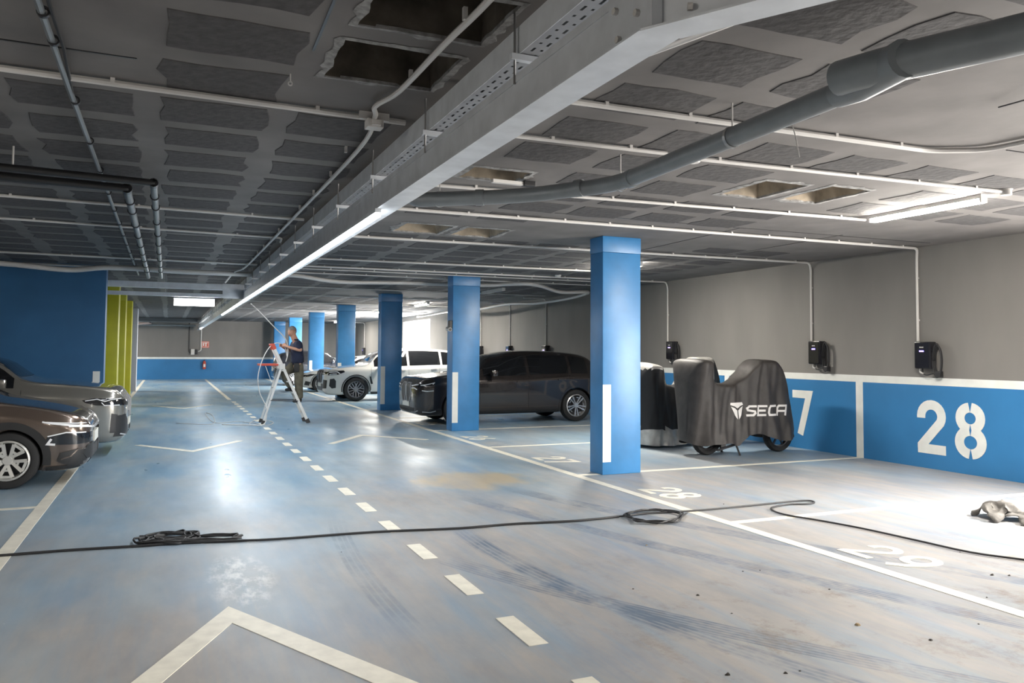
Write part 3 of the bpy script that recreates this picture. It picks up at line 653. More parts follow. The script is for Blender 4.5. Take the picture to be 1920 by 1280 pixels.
w = empty('hanging_wire', (3.75, 4.05, 2.95)); MB().tube([(.0, .0, .28), (.03, -.02, .13), (.06, -.02, 0)], .004, 5).build('wire', M_PVCW, w); tag(w, 'thin white wire end dangling near the grey drain pipe', 'wire')
w = empty('hanging_wire', (4.62, 2.85, 2.98)); MB().tube([(0, 0, .25), (.01, .05, .18), (.12, .45, .22)], .005, 5).build('wire', M_DARKM, w); tag(w, 'dark wire stub hooked to the slab right of the drain pipe joint', 'wire')

# ------------------------------------------------------------------ ceiling lamps and small fittings
def batten(x, y0, ln, lit, label, group='tube battens on the right ceiling', k=1.0):
    e = empty('tube_batten', (x, y0+ln/2, CEIL)); h = ln/2
    MB().rbox(-.045, .045, -h, h, -.045, 0, .008).build('housing', M_PVCW, e)
    MB().box(-.035, .035, -h+.01, h-.01, -.085, -.045).build('tube', M_TUBE if lit else M_PVCW, e)
    for s in (-1, 1): MB().box(-.045, .045, s*h-.01, s*h+.01, -.085, 0).build('end_cap', M_CLIP, e)
    if lit: lamp_light(e, (0, 0, -.087), .07, ln-.02, TUBE*k, (1.0, .94, .84))
    tag(e, label, 'lamp', group)
batten(7.33, 5.28, 1.35, True, 'brightly lit tube batten at the upper right', k=1.4)
batten(7.50, 11.75, 1.35, True, 'lit tube batten glowing behind the foreground pillar', k=1.5)
batten(7.56, 18.05, 1.4, False, 'unlit tube batten above the black car')
batten(7.66, 24.6, 1.4, True, 'lit tube batten near the bright doorway', k=1.8)
batten(7.7, 31.0, 1.4, True, 'lit tube batten just past the bright doorway lamp', k=1.8)
batten(7.8, 37.2, 1.4, True, 'lit tube batten over the far dark car', k=2.2)
batten(8.3, 42.3, 1.4, True, 'farthest lit tube batten on the right', k=2.4)
batten(7.33, -1.3, 1.35, True, 'added unseen tube batten behind the viewer on the right'); batten(1.2, -3.5, 1.35, True, 'added unseen tube batten behind the viewer in the aisle')  # unseen battens, added for flatter fill light
batten(-4.2, 2.0, 1.35, True, 'added tube batten above the left stalls out of view')  # extra batten out of view, added as fill
batten(-4.2, 24.6, 1.35, True, 'added unseen tube batten behind the blue partition'); batten(-4.2, 36.0, 1.35, True, 'added unseen tube batten far behind the yellow pillars', k=3.0); batten(-4.2, 43.0, 1.35, True, 'added unseen tube batten at the far left corner behind the yellow pillars', k=3.0)  # hidden battens, added to brighten the far end of the hall
def fitting(name, p, prof, label, cat, m=None):
    e = empty(name, p); MB().lathe(prof, (0, 0, 0), 'z', 20).build('body', m or M_PVCW, e, smooth=40); MB().disc((0, 0, -.005), prof[1][0]*1.15, 'z', 20, .01).build('base', M_CLIP, e); tag(e, label, cat)
DOME = [(.001, -.05), (.045, -.045), (.065, -.02), (.07, 0), (.001, 0)]
fitting('smoke_detector', (.70, 15.25, CEIL), DOME, 'small white smoke detector near the far end of the feeder conduit', 'smoke detector')
fitting('smoke_detector', (7.33, 14.6, CEIL), DOME, 'small white smoke detector left of the foreground pillar', 'smoke detector')
fitting('smoke_detector', (3.86, 5.26, CEIL), [(q*1.1, z) for q, z in DOME], 'round white detector tucked behind the grey drain pipe', 'smoke detector')
fitting('socket_end', (7.29, 5.02, CEIL), [(.001, -.06), (.05, -.06), (.05, 0), (.001, 0)], 'round white conduit end socket beside the bright tube', 'socket')
e = empty('broken_lamp', (2.83, 6.55, CEIL-.06)); MB().bar((-.22, -.03, 0), (.12, .02, .01), .05, .03).build('strip', M_PVCW, e); MB().rbox(.10, .22, -.02, .06, -.01, .04, .01).build('cap', M_BLACKPL, e); MB().tube([(.1, 0, .02), (.15, .05, .06)], .004, 5).build('wire', M_BLKP, e)
tag(e, 'broken white light fitting hanging in the damaged ceiling behind the drain pipe', 'lamp')
e = empty('ceiling_screw', (.60, 4.62, CEIL-.05)); MB().tube([(0, 0, 0), (0, 0, .05)], .004, 6).build('shank', M_PVCW, e); MB().lathe([(.008, -.004), (.014, -.004), (.014, .004), (.008, .004)], (0, 0, -.006), 'y', 12).build('eye', M_PVCW, e)
tag(e, 'small white eye hook beside the dark ceiling hole', 'hook')
# ------------------------------------------------------------------ wall chargers
M_SCREEN = emis('charger_status_light', (.18, .12, 1.0), 6.0); M_SCREEN.cycles.emission_sampling = 'NONE'
M_CHG = mat('charger_black', (.016, .016, .02), .25)
def charger(y, zt, label, loops=3):
    e = empty('wall_charger', (XR, y, zt-.40))
    MB().rbox(-.14, 0, -.13, .13, 0, .39, .02).build('body', M_CHG, e, smooth=40)
    MB().rbox(-.148, -.138, -.115, .115, .015, .375, .004).build('front_panel', mat('charger_gloss', (.012, .012, .016), .12), e)
    MB().box(-.151, -.147, -.035, .035, .245, .262).build('status_light', M_SCREEN, e)
    t = MB()
    for k in range(3): t.box(-.150, -.147, -.03+.024*k, -.03+.024*k+.014, .30, .318)
    t.build('maker_mark', M_PVCW, e)
    c = MB()
    for k in range(loops):
        rr = .17+.02*k; c.tube([(-.05-.02*k, -.20+math.cos(a_)*rr*.32, .12+math.sin(a_)*rr*1.15) for a_ in [2*PI*q/28 for q in range(29)]], .010, 6)
    c.tube(catmull([(-.06, .06, .0), (-.08, .03, -.07), (-.10, -.05, -.09), (-.09, -.16, -.06)], 5), .010, 6)
    c.build('cable', M_CABLE, e, smooth=True)
    MB().tube(catmull([(-.05, .10, .01), (-.07, .09, -.05), (-.09, .02, -.07)], 5), .012, 6).build('feed_tube', M_PVCW, e, smooth=True)
    MB().rbox(-.10, -.02, -.25, -.17, -.12, -.03, .012).build('plug_holder', M_BLACKPL, e)
    tag(e, label, 'charger', 'wall chargers on the right wall'); return e
charger(8.20, 1.84, 'black wall charger above the painted wall number, nearest in view')
charger(10.30, 1.87, 'black wall charger above and right of the covered motorbike')
charger(14.52, 1.90, 'black wall charger just right of the foreground pillar')
charger(20.85, 1.84, 'black wall charger above the rear roof of the black car', 1)
charger(23.55, 1.84, 'black wall charger above the front roof of the black car', 1)
charger(26.15, 1.84, 'black wall charger beside the second blue pillar', 1)
charger(44.4, 1.80, 'tiny dark charger on the farthest part of the right wall', 1)
charger(6.42, 1.84, 'black wall charger cut by the right picture edge, only its cable loop showing', 4)

# ------------------------------------------------------------------ far wall things
def farp(x, y): return dp(x, y, YF)
e = empty('fire_extinguisher', (1.81, YF-.12, .55))
MB().lathe([(.001, 0), (.075, 0), (.085, .03), (.085, .36), (.06, .43), (.03, .46), (.001, .46)], (0, 0, 0), 'z', 16, False).build('cylinder', M_RED, e, smooth=50)
MB().tube([(0, 0, .45), (0, 0, .52)], .022, 8).build('valve', M_BLACKPL, e); MB().bar((0, 0, .51), (.09, 0, .54), .02, .015).build('handle', M_BLACKPL, e)
MB().tube(catmull([(0, -.02, .5), (-.08, -.05, .42), (-.095, -.02, .2)], 4), .010, 6).build('hose', M_BLACKPL, e, smooth=True); MB().box(-.05, .05, -.092, -.08, .12, .28).build('label', M_WHITEW, e); MB().box(-.04, .04, .05, .12, .3, .4).build('bracket', M_DARKM, e)
tag(e, 'red fire extinguisher hung on the blue part of the far wall', 'fire extinguisher')
e = empty('fire_sign', (1.84, YF-.012, 1.73)); MB().box(-.2, .2, -.006, .006, 0, .36).build('plate', mat('sign_red', (.62, .10, .06), .5), e)
t = MB(); t.box(-.17, .17, -.010, -.006, .03, .05); t.box(-.17, .17, -.010, -.006, .31, .33); t.box(-.17, -.15, -.010, -.006, .05, .31); t.box(.15, .17, -.010, -.006, .05, .31); t.box(.0, .06, -.010, -.006, .08, .24); t.box(-.04, .10, -.010, -.006, .24, .28); t.box(-.12, -.06, -.010, -.006, .1, .28); t.build('pictogram', M_WHITEW, e)
tag(e, 'small red and white extinguisher sign on the far grey wall', 'sign')
e = empty('switch_box', (1.27, YF-.08, 1.34)); MB().rbox(-.17, .02, -.08, .07, 0, .32, .02).build('box', M_PVCW, e); MB().rbox(.03, .18, -.06, .07, .02, .30, .02).build('side_box', M_DARKM, e); MB().box(-.14, -.02, -.085, -.08, .05, .27).build('cover', M_CLIP, e)
tag(e, 'white switch box at the white band of the far wall', 'switch box')
conduit([(1.62, YF-.03, 2.85), (1.62, YF-.03, 1.58), (1.47, YF-.03, 1.52)], .03, 'white conduit dropping down the far wall to the switch box', 0, group='conduits on the far wall')
conduit([(1.00, YF-.03, 3.1), (1.0, YF-.03, 1.5), (1.08, YF-.03, 1.42)], .02, 'thin dark cable dropping down the far wall to the switch box', 0, group='conduits on the far wall', m=M_CABLE)
e = empty('far_duct', (0, YF-.9, 2.93)); MB().tube([(-3, 0, 0), (1.3, 0, 0)], .06, 10).build('duct', M_PVCG, e, smooth=40); MB().tube([(-1.6, -.3, .12), (-1.2, -.35, .20), (-.9, -.3, .08), (-1.6, -.3, .02)], .06, 8).build('bend', mat('pinkish_pipe', (.42, .34, .32), .6), e, smooth=True); tag(e, 'pale pipe run along the ceiling in front of the far wall', 'pipe')
e = empty('ceiling_duct', (.0, YF-3.5, 3.0)); MB().box(-2.5, 1.3, -.25, .25, 0, .2).build('duct', mat('dark_duct', (.05, .06, .07), .5), e); MB().box(-2.5, 1.3, -.26, -.25, .0, .03).build('edge', M_PVCG, e); tag(e, 'dark flat duct across the far ceiling', 'duct')

# ------------------------------------------------------------------ camera on the second pillar
e = empty('security_camera', (5.36, 15.62, 2.02)); MB().rbox(-.05, .02, -.05, .05, .10, .26, .01).build('bracket', M_BLACKPL, e); MB().tube([(-.06, -.14, .07), (-.06, .05, .09)], .04, 10).build('body', M_PVCW, e, smooth=40); MB().disc((-.06, -.142, .07), .03, 'y', 12, .006).build('lens', M_BLACKPL, e)
tag(e, 'small black and white camera on the left edge of the second blue pillar', 'camera')

# ------------------------------------------------------------------ floor cables and litter
def cable(px, r, k=5, z=.012): return catmull([fl(x, y, z) for x, y in px], k)
def coil(c, rx, ry, n, seed, spread=.12, r=.009, zb=.01, rot=0.0):
    rng = random.Random(seed); pts = []
    for i in range(n*10):
        a_ = 2*PI*i/10; q = 1+rng.uniform(-spread, spread)
        x, y = rx*q*math.cos(a_), ry*q*math.sin(a_); x += rng.uniform(-.02, .02)
        pts.append((c[0]+x*math.cos(rot)-y*math.sin(rot), c[1]+x*math.sin(rot)+y*math.cos(rot), zb+.010*rng.random()+.008*(i % 3)))
    return catmull(pts, 3)
e = empty('extension_cable', fl(735, 990)); o = e.location.copy()
def loc(pts): return [p-o for p in pts]
MB().tube(loc(cable([(-60, 1043), (0, 1041), (130, 1031), (262, 1023), (330, 1018), (430, 1014), (520, 1010), (700, 997), (860, 990), (960, 982), (1080, 976), (1160, 968)], .011)), .011, 7).build('run', M_CABLE, e, smooth=True)
MB().tube(loc(cable([(1160, 968), (1215, 962), (1300, 957), (1400, 948), (1480, 940), (1515, 938), (1527, 941), (1515, 944), (1480, 945), (1455, 949), (1446, 954), (1470, 964), (1540, 976), (1620, 991), (1720, 1013), (1820, 1035), (1920, 1049), (2010, 1062)], .009)), .009, 7).build('run', M_CABLE, e, smooth=True)
MB().tube(loc(coil(fl(318, 1012), .22, .17, 6, 4, .38, rot=-.05)), .009, 6).build('left_coil', M_CABLE, e, smooth=True)
MB().tube(loc(coil(fl(372, 1014), .34, .085, 3, 9, .3, rot=-.15)), .009, 6).build('left_coil', M_CABLE, e, smooth=True)
MB().tube(loc(coil(fl(1230, 970), .34, .26, 4, 12, .20, rot=.5)), .008, 6).build('right_coil', M_CABLE, e, smooth=True)
tag(e, 'black extension cable lying across the whole floor with two tangled coils', 'cable')
e = MB().tube(cable([(330, 793), (395, 795), (402, 785), (395, 776), (385, 775), (402, 792), (440, 790), (470, 792), (500, 797), (512, 791), (485, 786), (468, 795), (500, 800)], .006, 5, .008), .007, 6).build('thin_cable', M_PVCW, smooth=True); tag(e, 'thin white cable looped on the floor at the foot of the ladder', 'cable')
# crumpled grey cloth at the right edge
def cloth(c, sx, sy, h, seed, name, m, label):
    n = 18; mb = MB(); vs = []
    for i in range(n+1):
        for j in range(n+1):
            u, v = i/n*2-1, j/n*2-1; q = Vector((u*1.8+seed, v*1.8, seed*.7)); a_ = math.atan2(v, u); rim = 1+.22*math.sin(3*a_+seed)+.1*math.sin(7*a_)
            fall = max(0, 1-(u*u+v*v)*.55)
            z = h*fall*(.85+.7*mnoise.noise(q*.8))+.006+.012*abs(mnoise.noise(q*2.2))
            vs.append((c[0]+u*sx*rim+.05*mnoise.noise(q*2), c[1]+v*sy*rim, max(.004, z)))
    mb.add(vs, [(i*(n+1)+j, (i+1)*(n+1)+j, (i+1)*(n+1)+j+1, i*(n+1)+j+1) for i in range(n) for j in range(n)])
    o = mb.build(name, m, smooth=True); md = o.modifiers.new('t', 'SOLIDIFY'); md.thickness = .006; tag(o, label, 'cloth'); return o
M_RAG = mat('grey_rag', (.085, .08, .075), .9, var=.25, scale=25)
cloth(fl(1868, 970), .20, .16, .17, 3.1, 'rag', M_RAG, 'crumpled grey rag on the bright floor near the right edge')
cloth(fl(1935, 975), .32, .14, .10, 7.7, 'rag', M_RAG, 'flatter dark rag cut off by the right picture edge')
deb = [(1308, 1116, .05), (1187, 1104, .03), (1357, 945, .03), (1393, 1071, .03), (1425, 1069, .02), (1372, 1150, .03), (1860, 1078, .06), (1892, 1079, .05), (1745, 1200, .05), (1473, 1262, .05), (1500, 1258, .03), (1212, 1022, .04), (1800, 1035, .03), (1555, 1105, .03), (1835, 1170, .03), (1770, 957, .03), (1850, 1120, .03), (1608, 1172, .07), (640, 1035, .02), (1365, 1265, .06)]
rng = random.Random(3); Mg = [mat('grit_dark', (.05, .045, .04), .9), mat('grit_tan', (.35, .27, .16), .9)]
for i, (x, y, s) in enumerate(deb):
    p = fl(x, y); mb = MB(); n = 6; top = []
    for k in range(n): q = rng.uniform(.6, 1.1)*s*.34; mb.v.append((p.x+q*math.cos(k*PI/3), p.y+q*.7*math.sin(k*PI/3), 0)); top.append((p.x+q*.5*math.cos(k*PI/3+.3), p.y+q*.4*math.sin(k*PI/3+.3), s*rng.uniform(.1, .2)))
    mb.v += top; mb.f = [tuple(range(n-1, -1, -1)), tuple(range(n, 2*n))]+[(k, (k+1) % n, n+(k+1) % n, n+k) for k in range(n)]
    o = mb.build('debris', Mg[1] if i in (11, 17, 15) else Mg[0]); tag(o, 'small crumb of grit or plaster on the bare floor', 'debris', 'bits of debris on the floor')
# ------------------------------------------------------------------ cars
def pchip(pts):
    xs = np.array([p[0] for p in pts], float); ys = np.array([p[1] for p in pts], float)
    h = np.diff(xs); d = np.diff(ys)/h; m = np.zeros(len(xs))
    for i in range(1, len(xs)-1):
        if d[i-1]*d[i] > 0:
            w1, w2 = 2*h[i]+h[i-1], h[i]+2*h[i-1]; m[i] = (w1+w2)/(w1/d[i-1]+w2/d[i])
    m[0], m[-1] = d[0], d[-1]
    def f(x):
        x = min(max(x, xs[0]), xs[-1]); i = min(int(np.searchsorted(xs, x, 'right'))-1, len(h)-1); t = (x-xs[i])/h[i]
        return float(ys[i]*(1+2*t)*(1-t)**2 + m[i]*h[i]*t*(1-t)**2 + ys[i+1]*t*t*(3-2*t) + m[i+1]*h[i]*t*t*(t-1))
    return f
class Surf:
    pass
def car_surface(L, W, top, belt, plan, bot):
    zt, zs_, pw, zb = pchip(top), pchip(belt), pchip(plan), pchip(bot)
    def sec(x):
        w = pw(x)*W/2; t = zt(x); b = zb(x); s = min(zs_(x), t-.045)
        h = min(max((t-s-.10)/.40, 0), 1); wr = w*(.90-.25*h); zr = t-(.022+.04*h)
        cp = [(0, b), (.70*w, b), (.90*w, b+.025), (.965*w, b+.13), (.985*w, b+.45*(s-b)), (1.0*w, s-.17), (.992*w, s-.07), (.955*w, s),
              ((.955*w+wr)/2+.022*h, (s+zr)/2+.01), (wr, zr), (.62*wr, t-.010), (0, t)]
        return [(p.x, p.y) for p in catmull([(a, c, 0) for a, c in cp], 3)], dict(w=w, t=t, b=b, s=s, zr=zr, wr=wr)
    xs = sorted(set([0, .02, .05, .09, .14, .2, .28, .36] + [round(.45+i*(L-.7)/44, 3) for i in range(45)] + [L-.2, L-.13, L-.08, L-.04, L-.015, L]))
    half, _ = sec(1.0); n = len(half); vs = []; fs = []; R = 2*n-2
    for x in xs:
        hs, _ = sec(x); ring = [(x, -y, z) for y, z in hs] + [(x, y, z) for y, z in reversed(hs[1:-1])]; vs += ring
    for i in range(len(xs)-1):
        for k in range(R): fs.append((i*R+k, i*R+(k+1) % R, (i+1)*R+(k+1) % R, (i+1)*R+k))
    fs += [tuple(range(R-1, -1, -1)), tuple((len(xs)-1)*R+k for k in range(R))]
    me = bpy.data.meshes.new('body'); me.from_pydata(vs, [], fs)
    bm = bmesh.new(); bm.from_mesh(me); bmesh.ops.recalc_face_normals(bm, faces=bm.faces[:]); bm.to_mesh(me)
    s = Surf(); s.mesh = me; s.bvh = BVHTree.FromBMesh(bm); s.sec = lambda x: sec(x)[1]; s.L = L; s.W = W; s.bm = bm; s.zt = zt
    return s
VIEW = {'L': (lambda a, b: (a, -6, b), (0, 1, 0)), 'R': (lambda a, b: (a, 6, b), (0, -1, 0)), 'F': (lambda a, b: (-6, a, b), (1, 0, 0)), 'B': (lambda a, b: (14, a, b), (-1, 0, 0)), 'T': (lambda a, b: (a, b, 6), (0, 0, -1))}
def decal(s, polys, view, m, name, parent, off=.004, res=.07, thick=.008, shift=0.0, smooth=40):
    org, d = VIEW[view]; d = Vector(d); bm = bmesh.new()
    for poly in polys:
        vs = [bm.verts.new((p[0], p[1], 0)) for p in poly]
        try: bm.faces.new(vs)
        except ValueError: pass
    bmesh.ops.triangulate(bm, faces=bm.faces[:])
    for _ in range(6):
        es = [e for e in bm.edges if e.calc_length() > res]
        if not es: break
        bmesh.ops.subdivide_edges(bm, edges=es, cuts=1); bmesh.ops.triangulate(bm, faces=[f for f in bm.faces if len(f.verts) > 3])
    for v in bm.verts:
        o = Vector(org(v.co.x, v.co.y)); hit = s.bvh.ray_cast(o, d)
        p = hit[0]
        if p is None: p = s.bvh.find_nearest(o+d*(6-s.W/2 if view in 'LR' else 6))[0]
        v.co = p - d*off
    be = [e for e in bm.edges if e.is_boundary]
    r = bmesh.ops.extrude_edge_only(bm, edges=be)
    for v in [g for g in r['geom'] if isinstance(g, bmesh.types.BMVert)]: v.co = v.co + d*(off+thick)
    bmesh.ops.recalc_face_normals(bm, faces=bm.faces[:])
    for v in bm.verts: v.co.x -= shift
    me = bpy.data.meshes.new(name); bm.to_mesh(me); bm.free()
    return link(name, me, m, parent, smooth)
def ring_polys(path, w, closed=False):
    Lp, Rp = offset_path(path, w, closed); n = len(path)
    return [[Lp[i], Rp[i], Rp[(i+1) % n], Lp[(i+1) % n]] for i in range(n if closed else n-1)]
def mir(poly): return [(-a, b) for a, b in reversed(poly)]
M_GLASSD = mat('dark_car_glass', (.010, .011, .013), .04, spec=.7)
M_HEAD = mat('headlight_lens', (.016, .017, .02), .08, spec=.8)
M_DRL = mat('headlight_chrome', (.82, .83, .85), .15, metal=.0)
M_CHROME = mat('chrome', (.68, .68, .69), .15, metal=.45)
M_CLAD = mat('car_cladding', (.022, .022, .023), .55)
M_RIMS = mat('silver_rim', (.60, .60, .61), .28, metal=.7)
M_RIMD = mat('dark_rim', (.12, .12, .13), .3, metal=.7)
M_PLATE = mat('number_plate', (.72, .72, .66), .4)
M_TAIL = mat('tail_lamp', (.22, .012, .012), .15)
WHEELS = {}
def wheel_parts(R, style):
    key = (R, style)
    if key in WHEELS: return WHEELS[key]
    hw = .12; ri = R*.70
    ty = MB().lathe([(ri, -hw*.8), (ri+.02, -hw), (R-.045, -hw*1.02), (R-.012, -hw*.9), (R, -hw*.65), (R, hw*.65), (R-.012, hw*.9), (R-.045, hw*1.02), (ri+.02, hw), (ri, hw*.8)], (0, 0, 0), 'y', 40)
    rim = MB().lathe([(ri+.004, -hw*.86), (ri-.016, -hw*.94), (ri-.032, -hw*.6), (ri-.04, hw*.7), (ri+.004, hw*.8)], (0, 0, 0), 'y', 40)
    rim.lathe([(.001, -hw*.78), (.05, -hw*.78), (.062, -hw*.6), (.062, -hw*.2), (.001, -hw*.2)], (0, 0, 0), 'y', 16)
    def sp(a0, r0, a1, r1, w0, w1, y0=-hw*.62, y1=-hw*.82):
        rim.bar((math.cos(a0)*r0, y0, math.sin(a0)*r0), (math.cos(a1)*r1, y1, math.sin(a1)*r1), w0, .022, (0, 1, 0), w1, .022)
    if style == 'y':
        for k in range(5):
            a0 = 2*PI*k/5+.3; sp(a0, .05, a0, ri*.55, .045, .03); sp(a0, ri*.50, a0+.24, ri-.02, .026, .022); sp(a0, ri*.50, a0-.24, ri-.02, .026, .022)
            sp(a0+PI/5, .05, a0+PI/5, ri-.02, .028, .02)
    elif style == 'loop':
        for k in range(5):
            a0 = 2*PI*k/5+.9
            for sg in (-1, 1): sp(a0+sg*.10, .05, a0+sg*.34, ri-.03, .034, .04)
            sp(a0-.34, ri*.86, a0+.34, ri*.86, .03, .03, -hw*.8, -hw*.8); sp(a0-.22, ri*.5, a0+.22, ri*.5, .024, .024, -hw*.72, -hw*.72)
    else:
        for k in range(10):
            a0 = 2*PI*k/10; sp(a0, .05, a0+(.14 if k % 2 else -.14), ri-.02, .024, .03)
            sp(a0, ri*.72, a0+.3, ri*.72, .016, .016, -hw*.76, -hw*.76)
    br = MB().disc((0, hw*.1, 0), ri-.045, 'y', 28, .02)
    out = (ty, rim, br); WHEELS[key] = out; return out
def add_wheels(e, xs, W, R, style, rim_m, shift):
    ty, rim, br = wheel_parts(R, style); first = None
    for x in xs:
        for sg in (-1, 1):
            y = sg*(W/2-.135); rz = 0 if sg < 0 else PI
            if first is None:
                w = ty.build('wheel', M_RUBBER, e, smooth=40); r = rim.build('rim', rim_m, w, smooth=35); b = br.build('brake_disc', M_DARKM, w); first = (w, r, b)
            else:
                w = share(first[0].data, 'wheel', e); share(first[1].data, 'rim', w); share(first[2].data, 'brake_disc', w)
            w.location = (x-shift, y, R); w.rotation_euler = (0, 0, rz)
def pieces(polys):
    groups = []
    for p in polys:
        ks = {(round(a, 5), round(b, 5)) for a, b in p}; hit = [g for g in groups if g[0] & ks]
        for g in hit: groups.remove(g)
        groups.append((set().union(ks, *[g[0] for g in hit]), [q for g in hit for q in g[1]]+[p]))
    return [g[1] for g in groups]
def build_car(c):
    s = car_surface(c['L'], c['W'], c['top'], c['belt'], c['plan'], c['bot']); L, W_, R = c['L'], c['W'], c['R']; sh = L/2
    e = empty(c['name'], (c['x'], c['y'], 0), c.get('rz', 0)); tag(e, c['label'], 'car', 'parked cars')
    paint = c['paint']; xf, xr = c['xf'], c['xr']
    me = s.mesh; o = bpy.data.objects.new('tmp', me); COL.objects.link(o); cut = []
    for x in (xf, xr):
        for sg in (-1, 1):
            mb = MB().lathe([(.001, -.19), (R+.045, -.19), (R+.045, .19), (.001, .19)], (x, sg*(W_/2-.11), R+.005), 'y', 36)
            q = mb.build('cutter', None, origin=(0, 0, 0)); cut.append(q)
            md = o.modifiers.new('b', 'BOOLEAN'); md.operation = 'DIFFERENCE'; md.object = q; md.solver = 'EXACT'
    dg = bpy.context.evaluated_depsgraph_get(); m2 = bpy.data.meshes.new_from_object(o.evaluated_get(dg))
    for q in cut+[o]: bpy.data.objects.remove(q)
    m2.materials.clear(); m2.transform(Matrix.Translation((-sh, 0, 0)))
    body = link('body', m2, paint, e, 38)
    D = lambda polys, view, m, name, par=e, **k: decal(s, polys, view, m, name, par, shift=sh, **k)
    # glass
    def side_glass(x0, x1, raise_=.03, drop=.035, n=14):
        bo, to = [], []
        for i in range(n+1):
            x = x0+(x1-x0)*i/n; q = s.sec(x); zb_, zt_ = q['s']+raise_, q['zr']-drop
            if zt_-zb_ > .015: bo.append((x, zb_)); to.append((x, zt_))
        return bo+list(reversed(to))
    if c.get('glass'):
        for (x0, x1) in c['glass']:
            for v in 'LR': D([side_glass(x0, x1)], v, M_GLASSD, 'side_window', off=.005)
        a = c['ws']; D([[(-a[0], a[2]), (a[0], a[2]), (a[1], a[3]), (-a[1], a[3])]], 'F', M_GLASSD, 'windscreen', off=.005)
        a = c['rw']; D([[(-a[0], a[2]), (a[0], a[2]), (a[1], a[3]), (-a[1], a[3])]], 'B', M_GLASSD, 'rear_window', off=.005)
    # arches, sills, seams
    for x in (xf, xr):
        arc_ = [(x+(R+.075)*math.cos(t), R+.005+(R+.075)*math.sin(t)) for t in [PI*(-.06+1.12*i/22) for i in range(23)]]
        arc_ = [p for p in arc_ if .03 < p[0] < L-.03 and p[1] > s.sec(p[0])['b']+.01]
        for v in 'LR': D(ring_polys(arc_, c.get('arch', .05)), v, c.get('arch_m', M_CLAD), 'wheel_arch', off=.008)
    x0, x1 = xf+R+.09, xr-R-.09
    for v in 'LR':
        b0 = s.sec((x0+x1)/2)['b']; D([[(x0, b0+.015), (x1, b0+.015), (x1, b0+.015+c.get('sill', .10)), (x0, b0+.015+c.get('sill', .10))]], v, M_CLAD, 'sill', off=.006)
        for xs_ in c.get('seams', []):
            q = s.sec(xs_); D([[(xs_-.004, b0+.15), (xs_+.004, b0+.15), (xs_+.004, q['s']+.0), (xs_-.004, q['s']+.0)]], v, M_BLKP, 'door_seam', off=.0015, thick=.002)
        for xh in c.get('handles', []):
            q = s.sec(xh); D([[(xh, q['s']-.13), (xh+.2, q['s']-.125), (xh+.2, q['s']-.095), (xh, q['s']-.10)]], v, c.get('handle_m', paint), 'door_handle', off=.022, thick=.01)
    if c.get('mirror'):
        xm = c['mirror']; q = s.sec(xm)
        for sg in (-1, 1):
            mb = MB().rbox(xm-.06-sh, xm+.06-sh, sg*(q['w']+.16)-.10, sg*(q['w']+.16)+.10, q['s']+.03, q['s']+.17, .035); mb.bar((xm-sh, sg*(q['w']*.9), q['s']+.03), (xm-sh, sg*(q['w']+.1), q['s']+.06), .06, .03)
            mb.build('mirror', c.get('mirror_m', paint), e, smooth=40)
    for view, polys, m, name, off in [(a, g, b_, n_, o_) for a, ps, b_, n_, o_ in c.get('marks', []) for g in pieces(ps)]:
        if view == 'S':
            for v in 'LR': D(polys, v, m, name, off=off, res=.05)
        elif view == 'F2':
            D(polys, 'F', m, name, off=off, res=.05); D([mir(p) for p in polys], 'F', m, name, off=off, res=.05)
        else: D(polys, view, m, name, off=off, res=.05)
    add_wheels(e, (xf, xr), W_, R, c['style'], c.get('rim_m', M_RIMS), sh)
    s.bm.free(); return e
def hexp(y0, y1, z0, z1, c=.25):
    dy, dz = (y1-y0)*c, (z1-z0)*c
    return [(y0+dy, z0), (y1-dy*1.2, z0), (y1, z0+dz*1.2), (y1, z1-dz), (y1-dy, z1), (y0+dy*.5, z1), (y0, z1-dz*.5), (y0, z0+dz*1.5)]
SUV_PLAN = lambda L: [(0, .60), (.02, .70), (.05, .77), (.10, .845), (.18, .91), (.30, .955), (.5, .985), (.8, 1.0), (L*.5, 1.0), (L-.7, .985), (L-.3, .94), (L-.12, .87), (L-.04, .80), (L, .74)]
SUV_BOT = lambda L: [(0, .34), (.04, .27), (.12, .215), (.3, .20), (1.0, .205), (L*.5, .21), (L-.9, .22), (L-.3, .27), (L-.08, .34), (L, .42)]
def suv_top(L, H, hood=1.0, nose=.92): return [(0, nose-.10), (.02, nose-.05), (.06, nose), (.14, hood+.0), (.35, hood+.045), (.8, hood+.095), (1.22, hood+.135), (1.40, hood+.18), (1.75, hood+.18+(H-hood-.18)*.62), (2.1, H-.075), (2.5, H-.012), (2.9, H), (L-1.3, H-.012), (L-.75, H-.05), (L-.38, H-.14), (L-.18, hood+.22), (L-.06, hood-.05), (L, hood-.25)]
def suv_belt(L, b=1.0): return [(0, b-.22), (.1, b-.10), (.35, b-.04), (1.2, b+.02), (2.5, b+.05), (L-1.0, b+.09), (L-.4, b+.08), (L, b-.1)]
